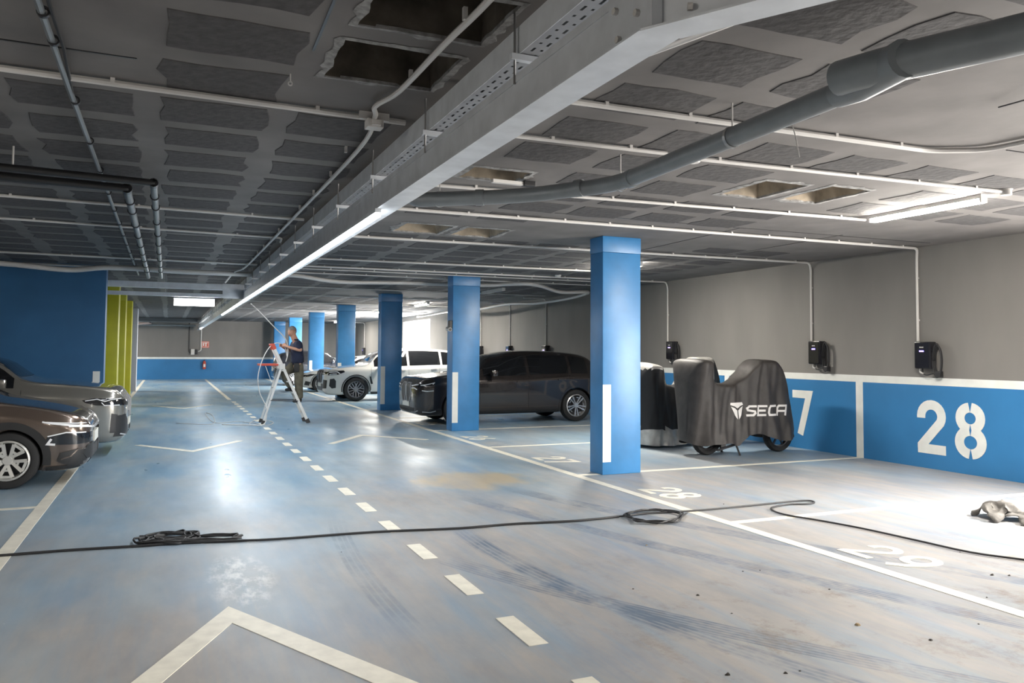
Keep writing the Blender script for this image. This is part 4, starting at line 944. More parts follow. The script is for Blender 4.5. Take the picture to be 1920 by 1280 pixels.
# black SUV
PB = mat('black_metallic_paint', (.042, .035, .034), .22, metal=.45, coat=1.0)
kid = hexp(.035, .37, .50, .93); kidr = ring_polys(kid, .022, True)
build_car(dict(name='black_suv', label='black SUV parked nose to the aisle behind the second blue pillar', L=4.76, W=1.92, R=.375, x=5.02+2.38, y=17.72, xf=.97, xr=3.92, paint=PB,
    top=suv_top(4.76, 1.675, 1.04, .96), belt=suv_belt(4.76, 1.02), plan=SUV_PLAN(4.76), bot=SUV_BOT(4.76), glass=[(1.55, 2.62), (2.70, 3.72), (3.80, 4.25)], ws=(.70, .58, 1.20, 1.585), rw=(.62, .5, 1.20, 1.5),
    arch_m=PB, sill=.07, seams=[1.45, 2.66, 3.70], handles=[2.35, 3.42], mirror=1.72, style='multi', rim_m=M_RIMS,
    marks=[('F2', [kid], M_BLACKPL, 'grille', .006), ('F2', kidr, M_CHROME, 'grille_frame', .014),
           ('F2', [[(.44, .80), (.78, .84), (.84, .90), (.80, .93), (.44, .90)]], M_HEAD, 'headlight', .006), ('S', [[(.10, .84), (.36, .90), (.52, .955), (.36, .955), (.10, .92)]], M_HEAD, 'headlight', .007),
           ('F2', ring_polys([(.46, .865), (.62, .885), (.74, .90)], .018)+ring_polys([(.46, .815), (.62, .825), (.72, .79)], .018), M_DRL, 'daytime_light', .012),
           ('S', ring_polys([(.10, .885), (.26, .915), (.38, .945), (.34, .91)], .016)+ring_polys([(.12, .77), (.22, .755), (.36, .77)], .018), M_DRL, 'daytime_light', .012),
           ('F', [[(-.26, .40), (.26, .40), (.26, .51), (-.26, .51)]], M_PLATE, 'number_plate', .014), ('F2', [[(.0, .26), (.55, .27), (.60, .38), (.0, .38)]], M_CLAD, 'air_intake', .005),
           ('F2', ring_polys([(.30, .275), (.62, .29), (.72, .32)], .018), M_CHROME, 'bumper_trim', .012), ('S', ring_polys([(.14, .30), (.30, .29), (.42, .32)], .02), M_CHROME, 'bumper_trim', .012),
           ('S', [[(1.30, .88), (1.34, .88), (1.34, .90), (1.30, .90)]], M_CHROME, 'badge', .006), ('B', [[(-.80, .95), (.80, .95), (.80, 1.03), (-.80, 1.03)]], M_TAIL, 'tail_light', .006)]))
# white SUV
PW = mat('white_pearl_paint', (.70, .69, .66), .22, coat=1.0)
kid5 = hexp(.03, .36, .60, .98)
build_car(dict(name='white_suv', label='white SUV parked nose to the aisle between the second and third blue pillars', L=4.92, W=2.0, R=.385, x=4.60+2.46, y=26.62, xf=.99, xr=3.96, paint=PW,
    top=suv_top(4.92, 1.745, 1.04, .98), belt=suv_belt(4.92, 1.06), plan=SUV_PLAN(4.92), bot=SUV_BOT(4.92), glass=[(1.58, 2.70), (2.78, 3.85), (3.93, 4.45)], ws=(.73, .60, 1.25, 1.66), rw=(.65, .52, 1.25, 1.56),
    arch_m=M_CLAD, arch=.035, sill=.08, seams=[1.48, 2.74, 3.82], handles=[2.42, 3.5], handle_m=M_CHROME, mirror=1.76, style='y', rim_m=mat('grey_rim', (.32, .32, .34), .3, metal=.6),
    marks=[('F2', [kid5], M_BLACKPL, 'grille', .01), ('F2', ring_polys(kid5, .02, True), M_BLACKPL, 'grille_frame', .018),
           ('S', [[(.10, .84), (.40, .86), (.62, .95), (.58, 1.0), (.30, .985), (.12, .965)]], M_HEAD, 'headlight', .007), ('F2', [[(.42, .84), (.80, .88), (.86, .95), (.44, .95)]], M_HEAD, 'headlight', .007),
           ('S', ring_polys([(.13, .945), (.38, .955), (.46, .895)], .024)+ring_polys([(.14, .865), (.36, .885)], .022), M_DRL, 'daytime_light', .012),
           ('S', [[(.14, .50), (.22, .42), (.34, .44), (.34, .66), (.28, .74), (.16, .72)]], M_BLACKPL, 'air_intake', .008), ('F2', [[(.48, .40), (.78, .42), (.82, .68), (.60, .70)]], M_BLACKPL, 'air_intake', .008),
           ('F2', [[(.0, .34), (.42, .34), (.46, .56), (.0, .56)]], M_BLACKPL, 'lower_grille', .008), ('F', [[(-.26, .46), (.26, .46), (.26, .57), (-.26, .57)]], M_PLATE, 'number_plate', .02),
           ('S', [[(1.46, .56), (1.54, .56), (1.47, .80), (1.42, .80)]], M_BLACKPL, 'fender_vent', .006), ('B', [[(-.85, 1.0), (.85, 1.0), (.85, 1.1), (-.85, 1.1)]], M_TAIL, 'tail_light', .006)]))
# white saloon further on
def saloon_top(L, H): return [(0, .60), (.03, .68), (.10, .74), (.3, .82), (.8, .90), (1.35, .96), (1.55, 1.02), (2.0, 1.27), (2.4, H-.03), (2.8, H), (3.3, H-.03), (3.8, H-.15), (4.15, 1.12), (4.5, 1.05), (L-.08, .98), (L, .75)]
build_car(dict(name='white_saloon', label='white saloon with its nose just right of the ladder', L=4.68, W=1.83, R=.335, x=4.80+2.34, y=32.5, xf=.72, xr=3.58, paint=PW,
    top=saloon_top(4.68, 1.45), belt=[(0, .62), (.3, .74), (1.3, .88), (2.6, .93), (4.0, .97), (4.68, .85)], plan=SUV_PLAN(4.68), bot=[(0, .26), (.06, .19), (.3, .16), (4.2, .18), (4.6, .28), (4.68, .34)],
    glass=[(1.75, 2.62), (2.70, 3.45), (3.52, 3.85)], ws=(.68, .55, 1.02, 1.38), rw=(.6, .5, 1.1, 1.35), arch=.02, sill=.06, seams=[1.6, 2.66, 3.5], handles=[2.35, 3.3], mirror=1.85, style='y', rim_m=M_RIMS,
    marks=[('S', [[(.12, .58), (.30, .62), (.50, .70), (.30, .71), (.12, .66)]], M_HEAD, 'headlight', .006), ('F2', [[(.42, .56), (.76, .60), (.80, .68), (.46, .66)]], M_HEAD, 'headlight', .006),
           ('F2', [hexp(.03, .34, .42, .64)], M_BLACKPL, 'grille', .008), ('S', [[(.08, .28), (.26, .25), (.30, .40), (.12, .44)]], M_BLACKPL, 'air_intake', .006), ('F', [[(-.26, .34), (.26, .34), (.26, .45), (-.26, .45)]], M_PLATE, 'number_plate', .012)]))
# dark car near the end
build_car(dict(name='dark_hatchback', label='dark car parked tail to the aisle, far off behind the man', L=4.3, W=1.82, R=.335, x=4.45+2.15, y=38.5, rz=PI, xf=.84, xr=3.44, paint=mat('dark_blue_black_paint', (.012, .014, .02), .2, coat=1.0),
    top=suv_top(4.3, 1.62, .98, .9), belt=suv_belt(4.3, .98), plan=SUV_PLAN(4.3), bot=SUV_BOT(4.3), glass=[(1.55, 2.45), (2.53, 3.3), (3.36, 3.8)], ws=(.66, .55, 1.18, 1.54), rw=(.6, .48, 1.18, 1.45), sill=.1, seams=[1.45, 2.5], mirror=1.7, style='y',
    marks=[('S', [[(.10, .76), (.36, .82), (.46, .88), (.12, .84)]], M_HEAD, 'headlight', .006), ('F2', [[(.4, .74), (.75, .78), (.8, .86), (.42, .84)]], M_HEAD, 'headlight', .006), ('F2', [hexp(.0, .5, .3, .55)], M_BLACKPL, 'grille', .006), ('F', [[(-.26, .52), (.26, .52), (.26, .63), (-.26, .63)]], M_PLATE, 'number_plate', .012),
           ('S', [[(4.0, .88), (4.2, .88), (4.18, 1.04), (4.0, 1.04)]], M_TAIL, 'tail_light', .006), ('B', [[(.5, .88), (.8, .88), (.78, 1.04), (.5, 1.02)]], M_TAIL, 'tail_light', .006), ('B', [[(-.8, .88), (-.5, .88), (-.5, 1.02), (-.78, 1.04)]], M_TAIL, 'tail_light', .006), ('B', [[(-.26, .66), (.26, .66), (.26, .77), (-.26, .77)]], M_PLATE, 'number_plate', .01)]))
# brown-grey crossover at the left edge
PC = mat('brown_grey_metallic', (.15, .115, .095), .22, metal=.55, coat=1.0)
hexf = [(.30, .30), (.62, .30), (.70, .37), (.66, .46), (.52, .50), (.34, .48)]
build_car(dict(name='brown_crossover', label='brown-grey crossover at the left edge, nearest car on that side', L=4.17, W=1.74, R=.33, x=-.86-2.085, y=11.74, rz=PI, xf=.845, xr=3.44, paint=PC,
    top=[(0, .66), (.02, .74), (.06, .80), (.12, .84), (.25, .89), (.5, .95), (.85, 1.01), (1.05, 1.05), (1.2, 1.12), (1.6, 1.36), (1.95, 1.47), (2.4, 1.53), (3.2, 1.50), (3.7, 1.38), (4.0, 1.1), (4.12, .9), (4.17, .75)],
    belt=[(0, .60), (.1, .70), (.3, .80), (.9, .92), (2.0, .97), (3.4, 1.02), (4.17, .9)], plan=SUV_PLAN(4.17), bot=[(0, .30), (.04, .24), (.12, .19), (.3, .17), (3.8, .2), (4.1, .3), (4.17, .36)],
    glass=[(1.22, 2.2), (2.28, 3.1), (3.18, 3.7)], ws=(.64, .54, 1.08, 1.44), rw=(.55, .45, 1.1, 1.36), arch=.085, sill=.16, seams=[1.2, 2.24], mirror=1.35, style='loop', rim_m=mat('light_alloy', (.66, .65, .62), .3, metal=.4),
    marks=[('S', [[(.05, .50), (.14, .49), (.40, .50), (.46, .54), (.44, .60), (.30, .63), (.06, .62)]], M_HEAD, 'headlight', .007), ('F2', [[(.46, .50), (.80, .49), (.82, .62), (.48, .62)]], M_HEAD, 'headlight', .006),
           ('S', ring_polys([(.05, .625), (.25, .64), (.44, .60)], .014)+ring_polys([(.40, .57), (.44, .51), (.36, .50)], .026), M_DRL, 'headlight_trim', .013),
           ('S', ring_polys([(.03, .70), (.22, .725), (.42, .755), (.50, .775)], .018)+ring_polys([(.03, .735), (.2, .745), (.46, .77)], .012), M_DRL, 'daytime_light', .012), ('F2', ring_polys([(.2, .66), (.5, .68), (.8, .71)], .022), M_DRL, 'daytime_light', .01),
           ('F2', [[(.0, .645), (.3, .645), (.3, .68), (.0, .68)]], M_CHROME, 'badge_strip', .012), ('F', [[(-.26, .47), (.26, .47), (.26, .60), (-.26, .60)]], M_PLATE, 'number_plate', .016),
           ('F2', [[(.0, .22), (.45, .23), (.52, .42), (.0, .44)]], M_CLAD, 'lower_grille', .006), ('F2', [hexf], M_CLAD, 'fog_surround', .012),
           ('S', [[(.04, .24), (.18, .22), (.34, .30), (.30, .40), (.10, .44), (.04, .40)]], M_CLAD, 'fog_surround', .012), ('S', ring_polys([(.05, .43), (.12, .43), (.20, .35), (.30, .32)], .016), PC, 'fog_trim', .018),
           ('S', [[(.08, .20), (.46, .18), (.46, .235), (.08, .25)]], M_CLAD, 'lower_lip', .008)]))
# grey SUV behind it
PG = mat('grey_metallic_paint', (.30, .29, .265), .2, metal=.6, coat=1.0)
kx = hexp(.04, .35, .58, .92)
build_car(dict(name='grey_suv', label='grey SUV on the left, between the brown crossover and the blue partition wall', L=4.55, W=1.85, R=.36, x=-.58-2.275, y=14.45, rz=PI, xf=.90, xr=3.60, paint=PG,
    top=suv_top(4.55, 1.63, 1.03, .93), belt=suv_belt(4.55, 1.0), plan=SUV_PLAN(4.55), bot=SUV_BOT(4.55), glass=[(1.5, 2.5), (2.58, 3.45), (3.53, 4.05)], ws=(.68, .57, 1.22, 1.55), rw=(.6, .48, 1.18, 1.46), arch=.05, arch_m=PG, sill=.10, seams=[1.4, 2.54, 3.45], mirror=1.62, style='multi',
    marks=[('S', [[(.08, .80), (.16, .775), (.42, .79), (.56, .83), (.60, .87), (.44, .90), (.20, .885), (.08, .87)]], M_HEAD, 'headlight', .007), ('F2', [[(.42, .76), (.78, .78), (.82, .87), (.44, .86)]], M_HEAD, 'headlight', .006),
           ('S', ring_polys([(.08, .885), (.22, .87), (.30, .845), (.40, .885), (.56, .86)], .012)+ring_polys([(.10, .785), (.30, .785), (.34, .83)], .012), M_DRL, 'daytime_light', .013),
           ('F2', [kx], M_BLACKPL, 'grille', .01), ('F2', ring_polys(kx, .022, True), M_CHROME, 'grille_frame', .02), ('F', [[(-.26, .44), (.26, .44), (.26, .55), (-.26, .55)]], M_PLATE, 'number_plate', .016),
           ('S', [[(.10, .36), (.22, .36), (.20, .66), (.12, .64)]], M_BLACKPL, 'air_intake', .008), ('F2', [[(.30, .30), (.80, .30), (.82, .62), (.66, .64), (.46, .46), (.30, .44)]], M_BLACKPL, 'air_intake', .008), ('F2', ring_polys([(.0, .29), (.5, .29), (.74, .34)], .02), M_CHROME, 'bumper_trim', .012)]))
# ------------------------------------------------------------------ covered motorbikes
def cover(name, xs_top, hem, wt, wb, y0, m, seed, yshift=None):
    """cloth thrown over a motorbike lying along x: top line, hem line, half widths"""
    ft, fh, fwt, fwb = pchip(xs_top), pchip(hem), pchip(wt), pchip(wb); x0, x1 = xs_top[0][0], xs_top[-1][0]
    N, K = 90, 40; vs = []
    for i in range(N+1):
        s_ = i/N; x = x0+(x1-x0)*s_; zt, zh, a, b = ft(x), fh(x), fwt(x), fwb(x)
        endk = min(1, min(s_, 1-s_)*12)
        for k in range(K+1):
            t = k/K*2-1; sg = -1 if t < 0 else 1; q = 1-abs(t)              # q 0 at hem, 1 at top centre
            if q < .72: f = q/.72; yy = b+(a-b)*f**.8; zz = zh+(zt-.07-zh)*f
            else: f = (q-.72)/.28; yy = a*math.cos(f*PI/2)**.75; zz = zt-.07+.07*math.sin(f*PI/2)
            n1 = mnoise.noise(Vector((x*5.5+q*1.6, q*.9, seed+sg*3))); n2 = mnoise.noise(Vector((x*12-q*2.5, q*1.8, seed*2+sg)))
            fold = (.35+.65*(1-q)**.8)*(.075*n1+.030*n2) - .05*math.exp(-((q-.45)/.25)**2)*abs(mnoise.noise(Vector((x*3.1, seed, 1))))
            yy = max(0, yy+fold*endk)*(math.sqrt(max(0.0, 1-(1-endk)**2))*.65+.35)
            xx = x+.03*mnoise.noise(Vector((x*2, q*3, seed*2)))*(1-q)
            vs.append((xx, y0+sg*yy, max(.02, zz+.012*mnoise.noise(Vector((x*5, t*4, seed))))))
    fs = [(i*(K+1)+k, (i+1)*(K+1)+k, (i+1)*(K+1)+k+1, i*(K+1)+k+1) for i in range(N) for k in range(K)]
    fs += [tuple(range(K+1)), tuple(N*(K+1)+k for k in range(K, -1, -1))]
    me = bpy.data.meshes.new(name); me.from_pydata(vs, [], fs); bm = bmesh.new(); bm.from_mesh(me); bmesh.ops.recalc_face_normals(bm, faces=bm.faces[:])
    s = Surf(); s.bvh = BVHTree.FromBMesh(bm); s.W = 1.0; bm.to_mesh(me); bm.free(); return me, s
M_COVER = mat('black_nylon_cover', (.040, .035, .033), .55, var=.25, scale=7, bump=.35, detail=6)
M_SILVER = mat('silver_foil_cover', (.50, .49, .47), .35, metal=.5, var=.15, scale=10, bump=.5)
M_NYLON2 = mat('black_cover_panel', (.012, .012, .014), .6, bump=.3, scale=9, var=.1)
M_PRINT = mat('white_print', (.78, .75, .73), .5)
def moto_wheel(e, x, y, R, o, rz=0.0):
    w = MB().lathe([(R*.72, -.05), (R*.82, -.065), (R-.02, -.06), (R, -.025), (R, .025), (R-.02, .06), (R*.82, .065), (R*.72, .05)], (0, 0, 0), 'y', 32).build('wheel', M_RUBBER, e, smooth=40); w.location = (x-o[0], y-o[1], R); w.rotation_euler = (0, 0, rz)
    r = MB().lathe([(R*.73, -.04), (R*.66, -.03), (R*.66, .03), (R*.73, .04)], (0, 0, 0), 'y', 32)
    for k in range(6): a_ = k*PI/3; r.bar((.03*math.cos(a_), 0, .03*math.sin(a_)), (R*.68*math.cos(a_), 0, R*.68*math.sin(a_)), .03, .02, (0, 1, 0))
    r.lathe([(.001, -.05), (.04, -.05), (.04, .05), (.001, .05)], (0, 0, 0), 'y', 12); r.build('rim', M_RIMD, w, smooth=35)
BO = (8.6, 10.6, 0)
b1 = empty('covered_motorbike', BO); tag(b1, 'motorbike under a black cover printed with a white logo, nearest of the bikes', 'motorbike', 'covered motorbikes')
top1 = [(7.56, 1.30), (7.61, 1.50), (7.70, 1.56), (7.86, 1.55), (7.94, 1.40), (8.02, 1.22), (8.12, 1.17), (8.35, 1.16), (8.56, 1.22), (8.74, 1.34), (8.88, 1.47), (9.0, 1.55), (9.28, 1.54), (9.42, 1.38), (9.54, 1.02), (9.68, .66), (9.78, .48)]
hem1 = [(7.56, .24), (7.65, .20), (7.8, .17), (8.0, .20), (8.25, .20), (8.40, .16), (8.60, .30), (8.85, .34), (9.1, .26), (9.4, .20), (9.78, .26)]
cov1, s1 = cover('cover', top1, hem1, [(7.56, .40), (7.64, .44), (7.86, .42), (8.0, .24), (8.5, .20), (8.9, .27), (9.3, .27), (9.78, .12)], [(7.56, .20), (7.7, .26), (8.0, .28), (8.4, .33), (8.9, .30), (9.45, .30), (9.78, .14)], 10.6, M_COVER, 3.3)
cov1.transform(Matrix.Translation((-BO[0], -BO[1], 0))); link('cover', cov1, M_COVER, b1, 60)
moto_wheel(b1, 8.02, 10.6, .31, BO, .10); moto_wheel(b1, 9.44, 10.55, .29, BO)
cs = MB(); cs.bar((8.42-BO[0], -.22, .20), (8.48-BO[0], -.26, .0), .03, .03); cs.bar((8.42-BO[0], .18, .20), (8.48-BO[0], .2, .0), .03, .03); cs.bar((8.42-BO[0], -.2, .17), (8.05-BO[0], -.24, .10), .03, .03); cs.bar((8.05-BO[0], -.24, .10), (7.98-BO[0], -.30, .11), .03, .02); cs.bar((8.2-BO[0], -.2, .16), (8.3-BO[0], .2, .16), .08, .06); cs.build('centre_stand', M_BLACKPL, b1)
# printed logo: shield emblem and lettering, italic
def logo_polys(x0, x1, z0, z1):
    H_ = z1-z0; out = []
    def T(path, ox, wd): return [(ox+(u*wd)+.16*v*H_, z0+v*H_) for u, v in path]
    def R_(path, ox, wd, w): return ring_polys(T(path, ox, wd), w*H_)
    lw = (x1-x0); c = lw*.235; g = lw*.255; th = .19
    out.append(R_([(1, .9), (.28, .9), (.05, .72), (.12, .56), (.86, .44), (.92, .28), (.72, .1), (0, .1)], x0, c, th))
    ox = x0+g; out.append(R_([(.95, .9), (.1, .9), (.1, .1), (.95, .1)], ox, c, th)+R_([(.15, .5), (.85, .5)], ox, c, th))
    ox = x0+2*g; out.append(R_([(1, .9), (.2, .9), (.1, .7), (.1, .3), (.2, .1), (1, .1)], ox, c, th))
    ox = x0+3*g; out.append(R_([(.08, 0), (.12, .75), (.25, .9), (.95, .9), (.95, 0)], ox, c, th)+R_([(.2, .42), (.9, .42)], ox, c, th))
    return out
LZ0, LZ1 = .62, .80
for lp_ in logo_polys(8.62, 9.42, LZ0, LZ1): decal(s1, lp_, 'L', M_PRINT, 'printed_letter', b1, off=.006, res=.05, thick=.002, shift=0)
em = [[(x+.13, z+.02) for x, z in p] for p in ([(8.20, .825), (8.44, .83), (8.455, .79), (8.375, .765), (8.325, .735), (8.275, .765), (8.195, .79)],
      [(8.205, .765), (8.275, .735), (8.315, .70), (8.315, .56), (8.26, .63)], [(8.445, .765), (8.375, .735), (8.335, .70), (8.335, .56), (8.39, .63)])]
decal(s1, em, 'L', M_PRINT, 'printed_emblem', b1, off=.006, res=.05, thick=.002, shift=0)
for k in [k for k in bpy.data.objects if k.parent == b1 and k.name.startswith('printed')]: k.data.transform(Matrix.Translation((-BO[0], -BO[1], 0)))
# second bike: silver foil with black panels
BO2 = (8.5, 12.0, 0); b2 = empty('covered_motorbike', BO2); tag(b2, 'motorbike under a silver and black cover, half hidden behind the blue pillar', 'motorbike', 'covered motorbikes')
top2 = [(7.50, 1.20), (7.56, 1.40), (7.68, 1.47), (7.86, 1.45), (7.98, 1.25), (8.1, 1.10), (8.4, 1.06), (8.66, 1.34), (8.80, 1.57), (9.08, 1.57), (9.22, 1.38), (9.36, .95), (9.45, .6)]
cov2, s2 = cover('cover', top2, [(7.5, .06), (7.9, .03), (8.4, .05), (9.45, .15)], [(7.5, .38), (7.6, .44), (7.86, .40), (8.05, .24), (8.8, .25), (9.45, .1)], [(7.5, .26), (7.7, .36), (8.2, .36), (9.0, .3), (9.45, .12)], 12.0, M_SILVER, 8.1)
cov2.transform(Matrix.Translation((-BO2[0], -BO2[1], 0))); c2 = link('cover', cov2, M_SILVER, b2, 60)
cov2.materials.append(M_NYLON2)
for p in cov2.polygons:
    c = p.center
    if (.34 < c.z < 1.36 and c.x+BO2[0] < 8.45 and abs(c.y) < 5) or (c.x+BO2[0] > 9.10 and c.z > .5): p.material_index = 1
moto_wheel(b2, 8.0, 12.0, .30, BO2); moto_wheel(b2, 9.1, 12.0, .30, BO2)
# ------------------------------------------------------------------ stepladder
LO = (2.45, 18.62, 0); ld = empty('stepladder', LO); tag(ld, 'aluminium stepladder with red top and red tray, standing in the aisle', 'ladder')
def lp(x, y, z): return (x-LO[0], y-LO[1], z)
TOPX, TOPZ = 2.14, 1.74
def sx(z): return 2.935+(TOPX-2.935)*z/TOPZ
for y, yt in ((18.38, 18.44), (18.90, 18.82)):
    MB().bar(lp(sx(.02), y, .02), lp(sx(1.70), yt, 1.70), .03, .058, (1, 0, .3)).build('stile', M_ALU, ld)
    MB().bar(lp(sx(0), y, 0), lp(sx(.09), y, .09), .04, .09, (1, 0, .3)).build('foot', M_BLACKPL, ld)
    MB().bar(lp(sx(1.66), yt, 1.66), lp(sx(1.78), yt, 1.78), .034, .08, (1, 0, .3)).build('top_cap', M_RED, ld)
    hy = y+(yt-y)*.7
    MB().bar(lp(1.945, y, .02), lp(2.33, hy, 1.28), .026, .046, (1, 0, .3)).build('support_leg', M_ALU, ld)
    MB().bar(lp(1.94, y, 0), lp(1.966, y, .08), .036, .07, (1, 0, .3)).build('foot', M_BLACKPL, ld)
    MB().rbox(2.33-.06-LO[0], 2.33+.07-LO[0], hy-LO[1]-.03, hy-LO[1]+.03, 1.21, 1.34, .012).build('hinge', M_ALU, ld)
    MB().bar(lp(2.10, y, .52), lp(2.70, y, .50), .012, .02).build('spreader', M_DARKM, ld)
for z in (.22, .45, .70, .95, 1.20):
    t = z/1.7; MB().box(sx(z)-.045-LO[0], sx(z)+.045-LO[0], 18.39+.05*t-LO[1], 18.89-.07*t-LO[1], z-.03, z).build('step', M_ALU, ld)
for z in (.35, .8): MB().tube([lp(1.945+.385*z/1.28, 18.40, z), lp(1.945+.385*z/1.28, 18.88, z)], .014, 8).build('rear_rung', M_ALU, ld)
MB().rbox(1.84-LO[0], 2.26-LO[0], 18.42-LO[1], 18.84-LO[1], 1.29, 1.335, .01).build('tray', M_RED, ld); MB().bar(lp(1.98, 18.44, 1.29), lp(2.12, 18.44, .92), .012, .012).build('tray_strut', M_ALU, ld)
MB().tube([lp(sx(1.74), 18.44, 1.75), lp(sx(1.74)-.06, 18.63, 1.77), lp(sx(1.74), 18.82, 1.75)], .016, 8).build('hand_rail', M_RED, ld, smooth=True)

# ------------------------------------------------------------------ the man on the ladder
def skin_mesh(name, joints, edges, sub=2, root=0):
    me = bpy.data.meshes.new(name); me.from_pydata([j[0] for j in joints], edges, []); o = bpy.data.objects.new(name, me); COL.objects.link(o)
    md = o.modifiers.new('skin', 'SKIN'); md.use_smooth_shade = True; md.branch_smoothing = .6
    if not me.skin_vertices: me.skin_vertices.new()
    for i, j in enumerate(joints):
        r = j[1]; me.skin_vertices[0].data[i].radius = (r, r) if not isinstance(r, tuple) else r; me.skin_vertices[0].data[i].use_root = (i == root)
    sb = o.modifiers.new('sub', 'SUBSURF'); sb.levels = sub; sb.render_levels = sub
    dg = bpy.context.evaluated_depsgraph_get(); m2 = bpy.data.meshes.new_from_object(o.evaluated_get(dg)); bpy.data.objects.remove(o)
    for p in m2.polygons: p.use_smooth = True
    return m2
M_SKIN = mat('skin', (.50, .27, .18), .55); M_SHIRT = mat('navy_shirt', (.012, .018, .045), .85, var=.2, scale=14); M_TROUS = mat('olive_work_trousers', (.115, .105, .075), .9, var=.25, scale=12)
M_HAIR = mat('grey_hair', (.20, .19, .18), .8, var=.3, scale=40); M_SHOE = mat('work_shoe', (.012, .012, .012), .6)
MO = Vector((2.72, 18.62, .45)); man = None
J = lambda x, y, z, r: (tuple(Vector((x, y, z))-MO), r)
pel, chest, neck, headb, headt = (2.72, 18.62, 1.36), (2.69, 18.62, 1.66), (2.64, 18.62, 1.88), (2.58, 18.60, 1.99), (2.56, 18.60, 2.11)
shL, elL, wrL, hdL = (2.68, 18.43, 1.82), (2.74, 18.34, 1.63), (2.47, 18.40, 1.71), (2.40, 18.44, 1.745)
shR, elR, wrR, hdR = (2.66, 18.81, 1.82), (2.58, 18.84, 1.62), (2.38, 18.66, 1.71), (2.33, 18.60, 1.745)
hipL, knL, anL, toL = (2.73, 18.53, 1.30), (2.72, 18.52, .90), (2.745, 18.52, .53), (2.66, 18.52, .475)
hipR, knR, anR, toR = (2.72, 18.71, 1.30), (2.40, 18.69, 1.12), (2.60, 18.70, .79), (2.51, 18.70, .735)
bj = [J(*pel, .10), J(2.70, 18.62, 1.52, .10), J(*chest, .11), J(*neck, .075), J(*headb, .075), J(*headt, .085), J(2.555, 18.60, 2.14, .05),
      J(*shL, .045), J(*elL, .046), J(*wrL, .032), J(*hdL, .036), J(*shR, .045), J(*elR, .046), J(*wrR, .032), J(*hdR, .036),
      J(*hipL, .085), J(*knL, .06), J(*anL, .042), J(*toL, .038), J(*hipR, .085), J(*knR, .06), J(*anR, .042), J(*toR, .038)]
be_ = [(0, 1), (1, 2), (2, 3), (3, 4), (4, 5), (5, 6), (2, 7), (7, 8), (8, 9), (9, 10), (2, 11), (11, 12), (12, 13), (13, 14), (0, 15), (15, 16), (16, 17), (17, 18), (0, 19), (19, 20), (20, 21), (21, 22)]
# fingers, each its own short chain rooted in the palm; they curl round the thin tube
def fingers(h, base, d, side, curl):
    d = Vector(d).normalized(); side = Vector(side).normalized(); curl = Vector(curl).normalized()
    for k, ln in enumerate((.036, .041, .039, .031)):
        p0 = Vector(h)+d*.022+side*((k-1.5)*.019); p1 = p0+d*ln*.8+curl*.006; p2 = p1+d*ln*.3+curl*ln*.75; p3 = p2-d*ln*.35+curl*ln*.45; i0 = len(bj)
        bj.extend([J(*p0, .0095), J(*p1, .009), J(*p2, .0085), J(*p3, .0075)]); be_.extend([(base, i0), (i0, i0+1), (i0+1, i0+2), (i0+2, i0+3)])
    p0 = Vector(h)-d*.008+side*.040; p1 = p0+d*.028+side*.012+curl*.012; p2 = p1+d*.024-side*.012+curl*.016; i0 = len(bj)
    bj.extend([J(*p0, .0105), J(*p1, .0095), J(*p2, .008)]); be_.extend([(base, i0), (i0, i0+1), (i0+1, i0+2)])
fingers(hdL, 10, (-.9, .35, .25), (0, .35, .9), (.1, .9, -.3)); fingers(hdR, 14, (-.8, -.5, .25), (.0, .3, .95), (.2, -.9, -.3))
bmesh_body = skin_mesh('person', bj, be_, 2)
man = link('person', bmesh_body, M_SKIN, None, True, MO); tag(man, 'man in navy polo shirt and olive work trousers standing on the stepladder', 'person')
# face: brow, nose, lips, ears, eyes on the head, which looks left and a little towards the viewer
hc = Vector((2.562, 18.60, 2.062))-MO; fd = Vector((-.72, -.68, -.06)).normalized(); rt = fd.cross(Vector((0, 0, 1))).normalized(); upv = rt.cross(fd)
def hp(f, r, u): return hc+fd*f+rt*r+upv*u
def blob(cn, rx, ry, rz, seg=16, rings=10):
    mb = MB(); mb.v.append(tuple(cn+upv*rz))
    for i in range(1, rings):
        a_ = PI*i/rings
        for k in range(seg): b_ = 2*PI*k/seg; mb.v.append(tuple(cn+fd*(rx*math.sin(a_)*math.cos(b_))+rt*(ry*math.sin(a_)*math.sin(b_))+upv*(rz*math.cos(a_))))
    mb.v.append(tuple(cn-upv*rz)); e_ = len(mb.v)-1
    for k in range(seg): mb.f.append((0, 1+k, 1+(k+1) % seg)); mb.f.append((e_, 1+(rings-2)*seg+(k+1) % seg, 1+(rings-2)*seg+k))
    for i in range(rings-2):
        for k in range(seg): mb.f.append((1+i*seg+k, 1+(i+1)*seg+k, 1+(i+1)*seg+(k+1) % seg, 1+i*seg+(k+1) % seg))
    return mb
blob(hp(.012, 0, -.002), .096, .076, .116).build('face', M_SKIN, man, smooth=True)
n_ = MB().add([tuple(hp(.098, 0, .022)), tuple(hp(.128, 0, -.020)), tuple(hp(.100, .018, -.030)), tuple(hp(.100, -.018, -.030)), tuple(hp(.085, 0, -.034))], [(0, 1, 2), (0, 3, 1), (1, 4, 2), (1, 3, 4)]); n_.build('nose', M_SKIN, man, smooth=True)
MB().tube([hp(.092, -.028, -.058), hp(.104, 0, -.056), hp(.092, .028, -.058)], .006, 6).build('mouth', mat('lips', (.36, .14, .11), .6), man, smooth=True)
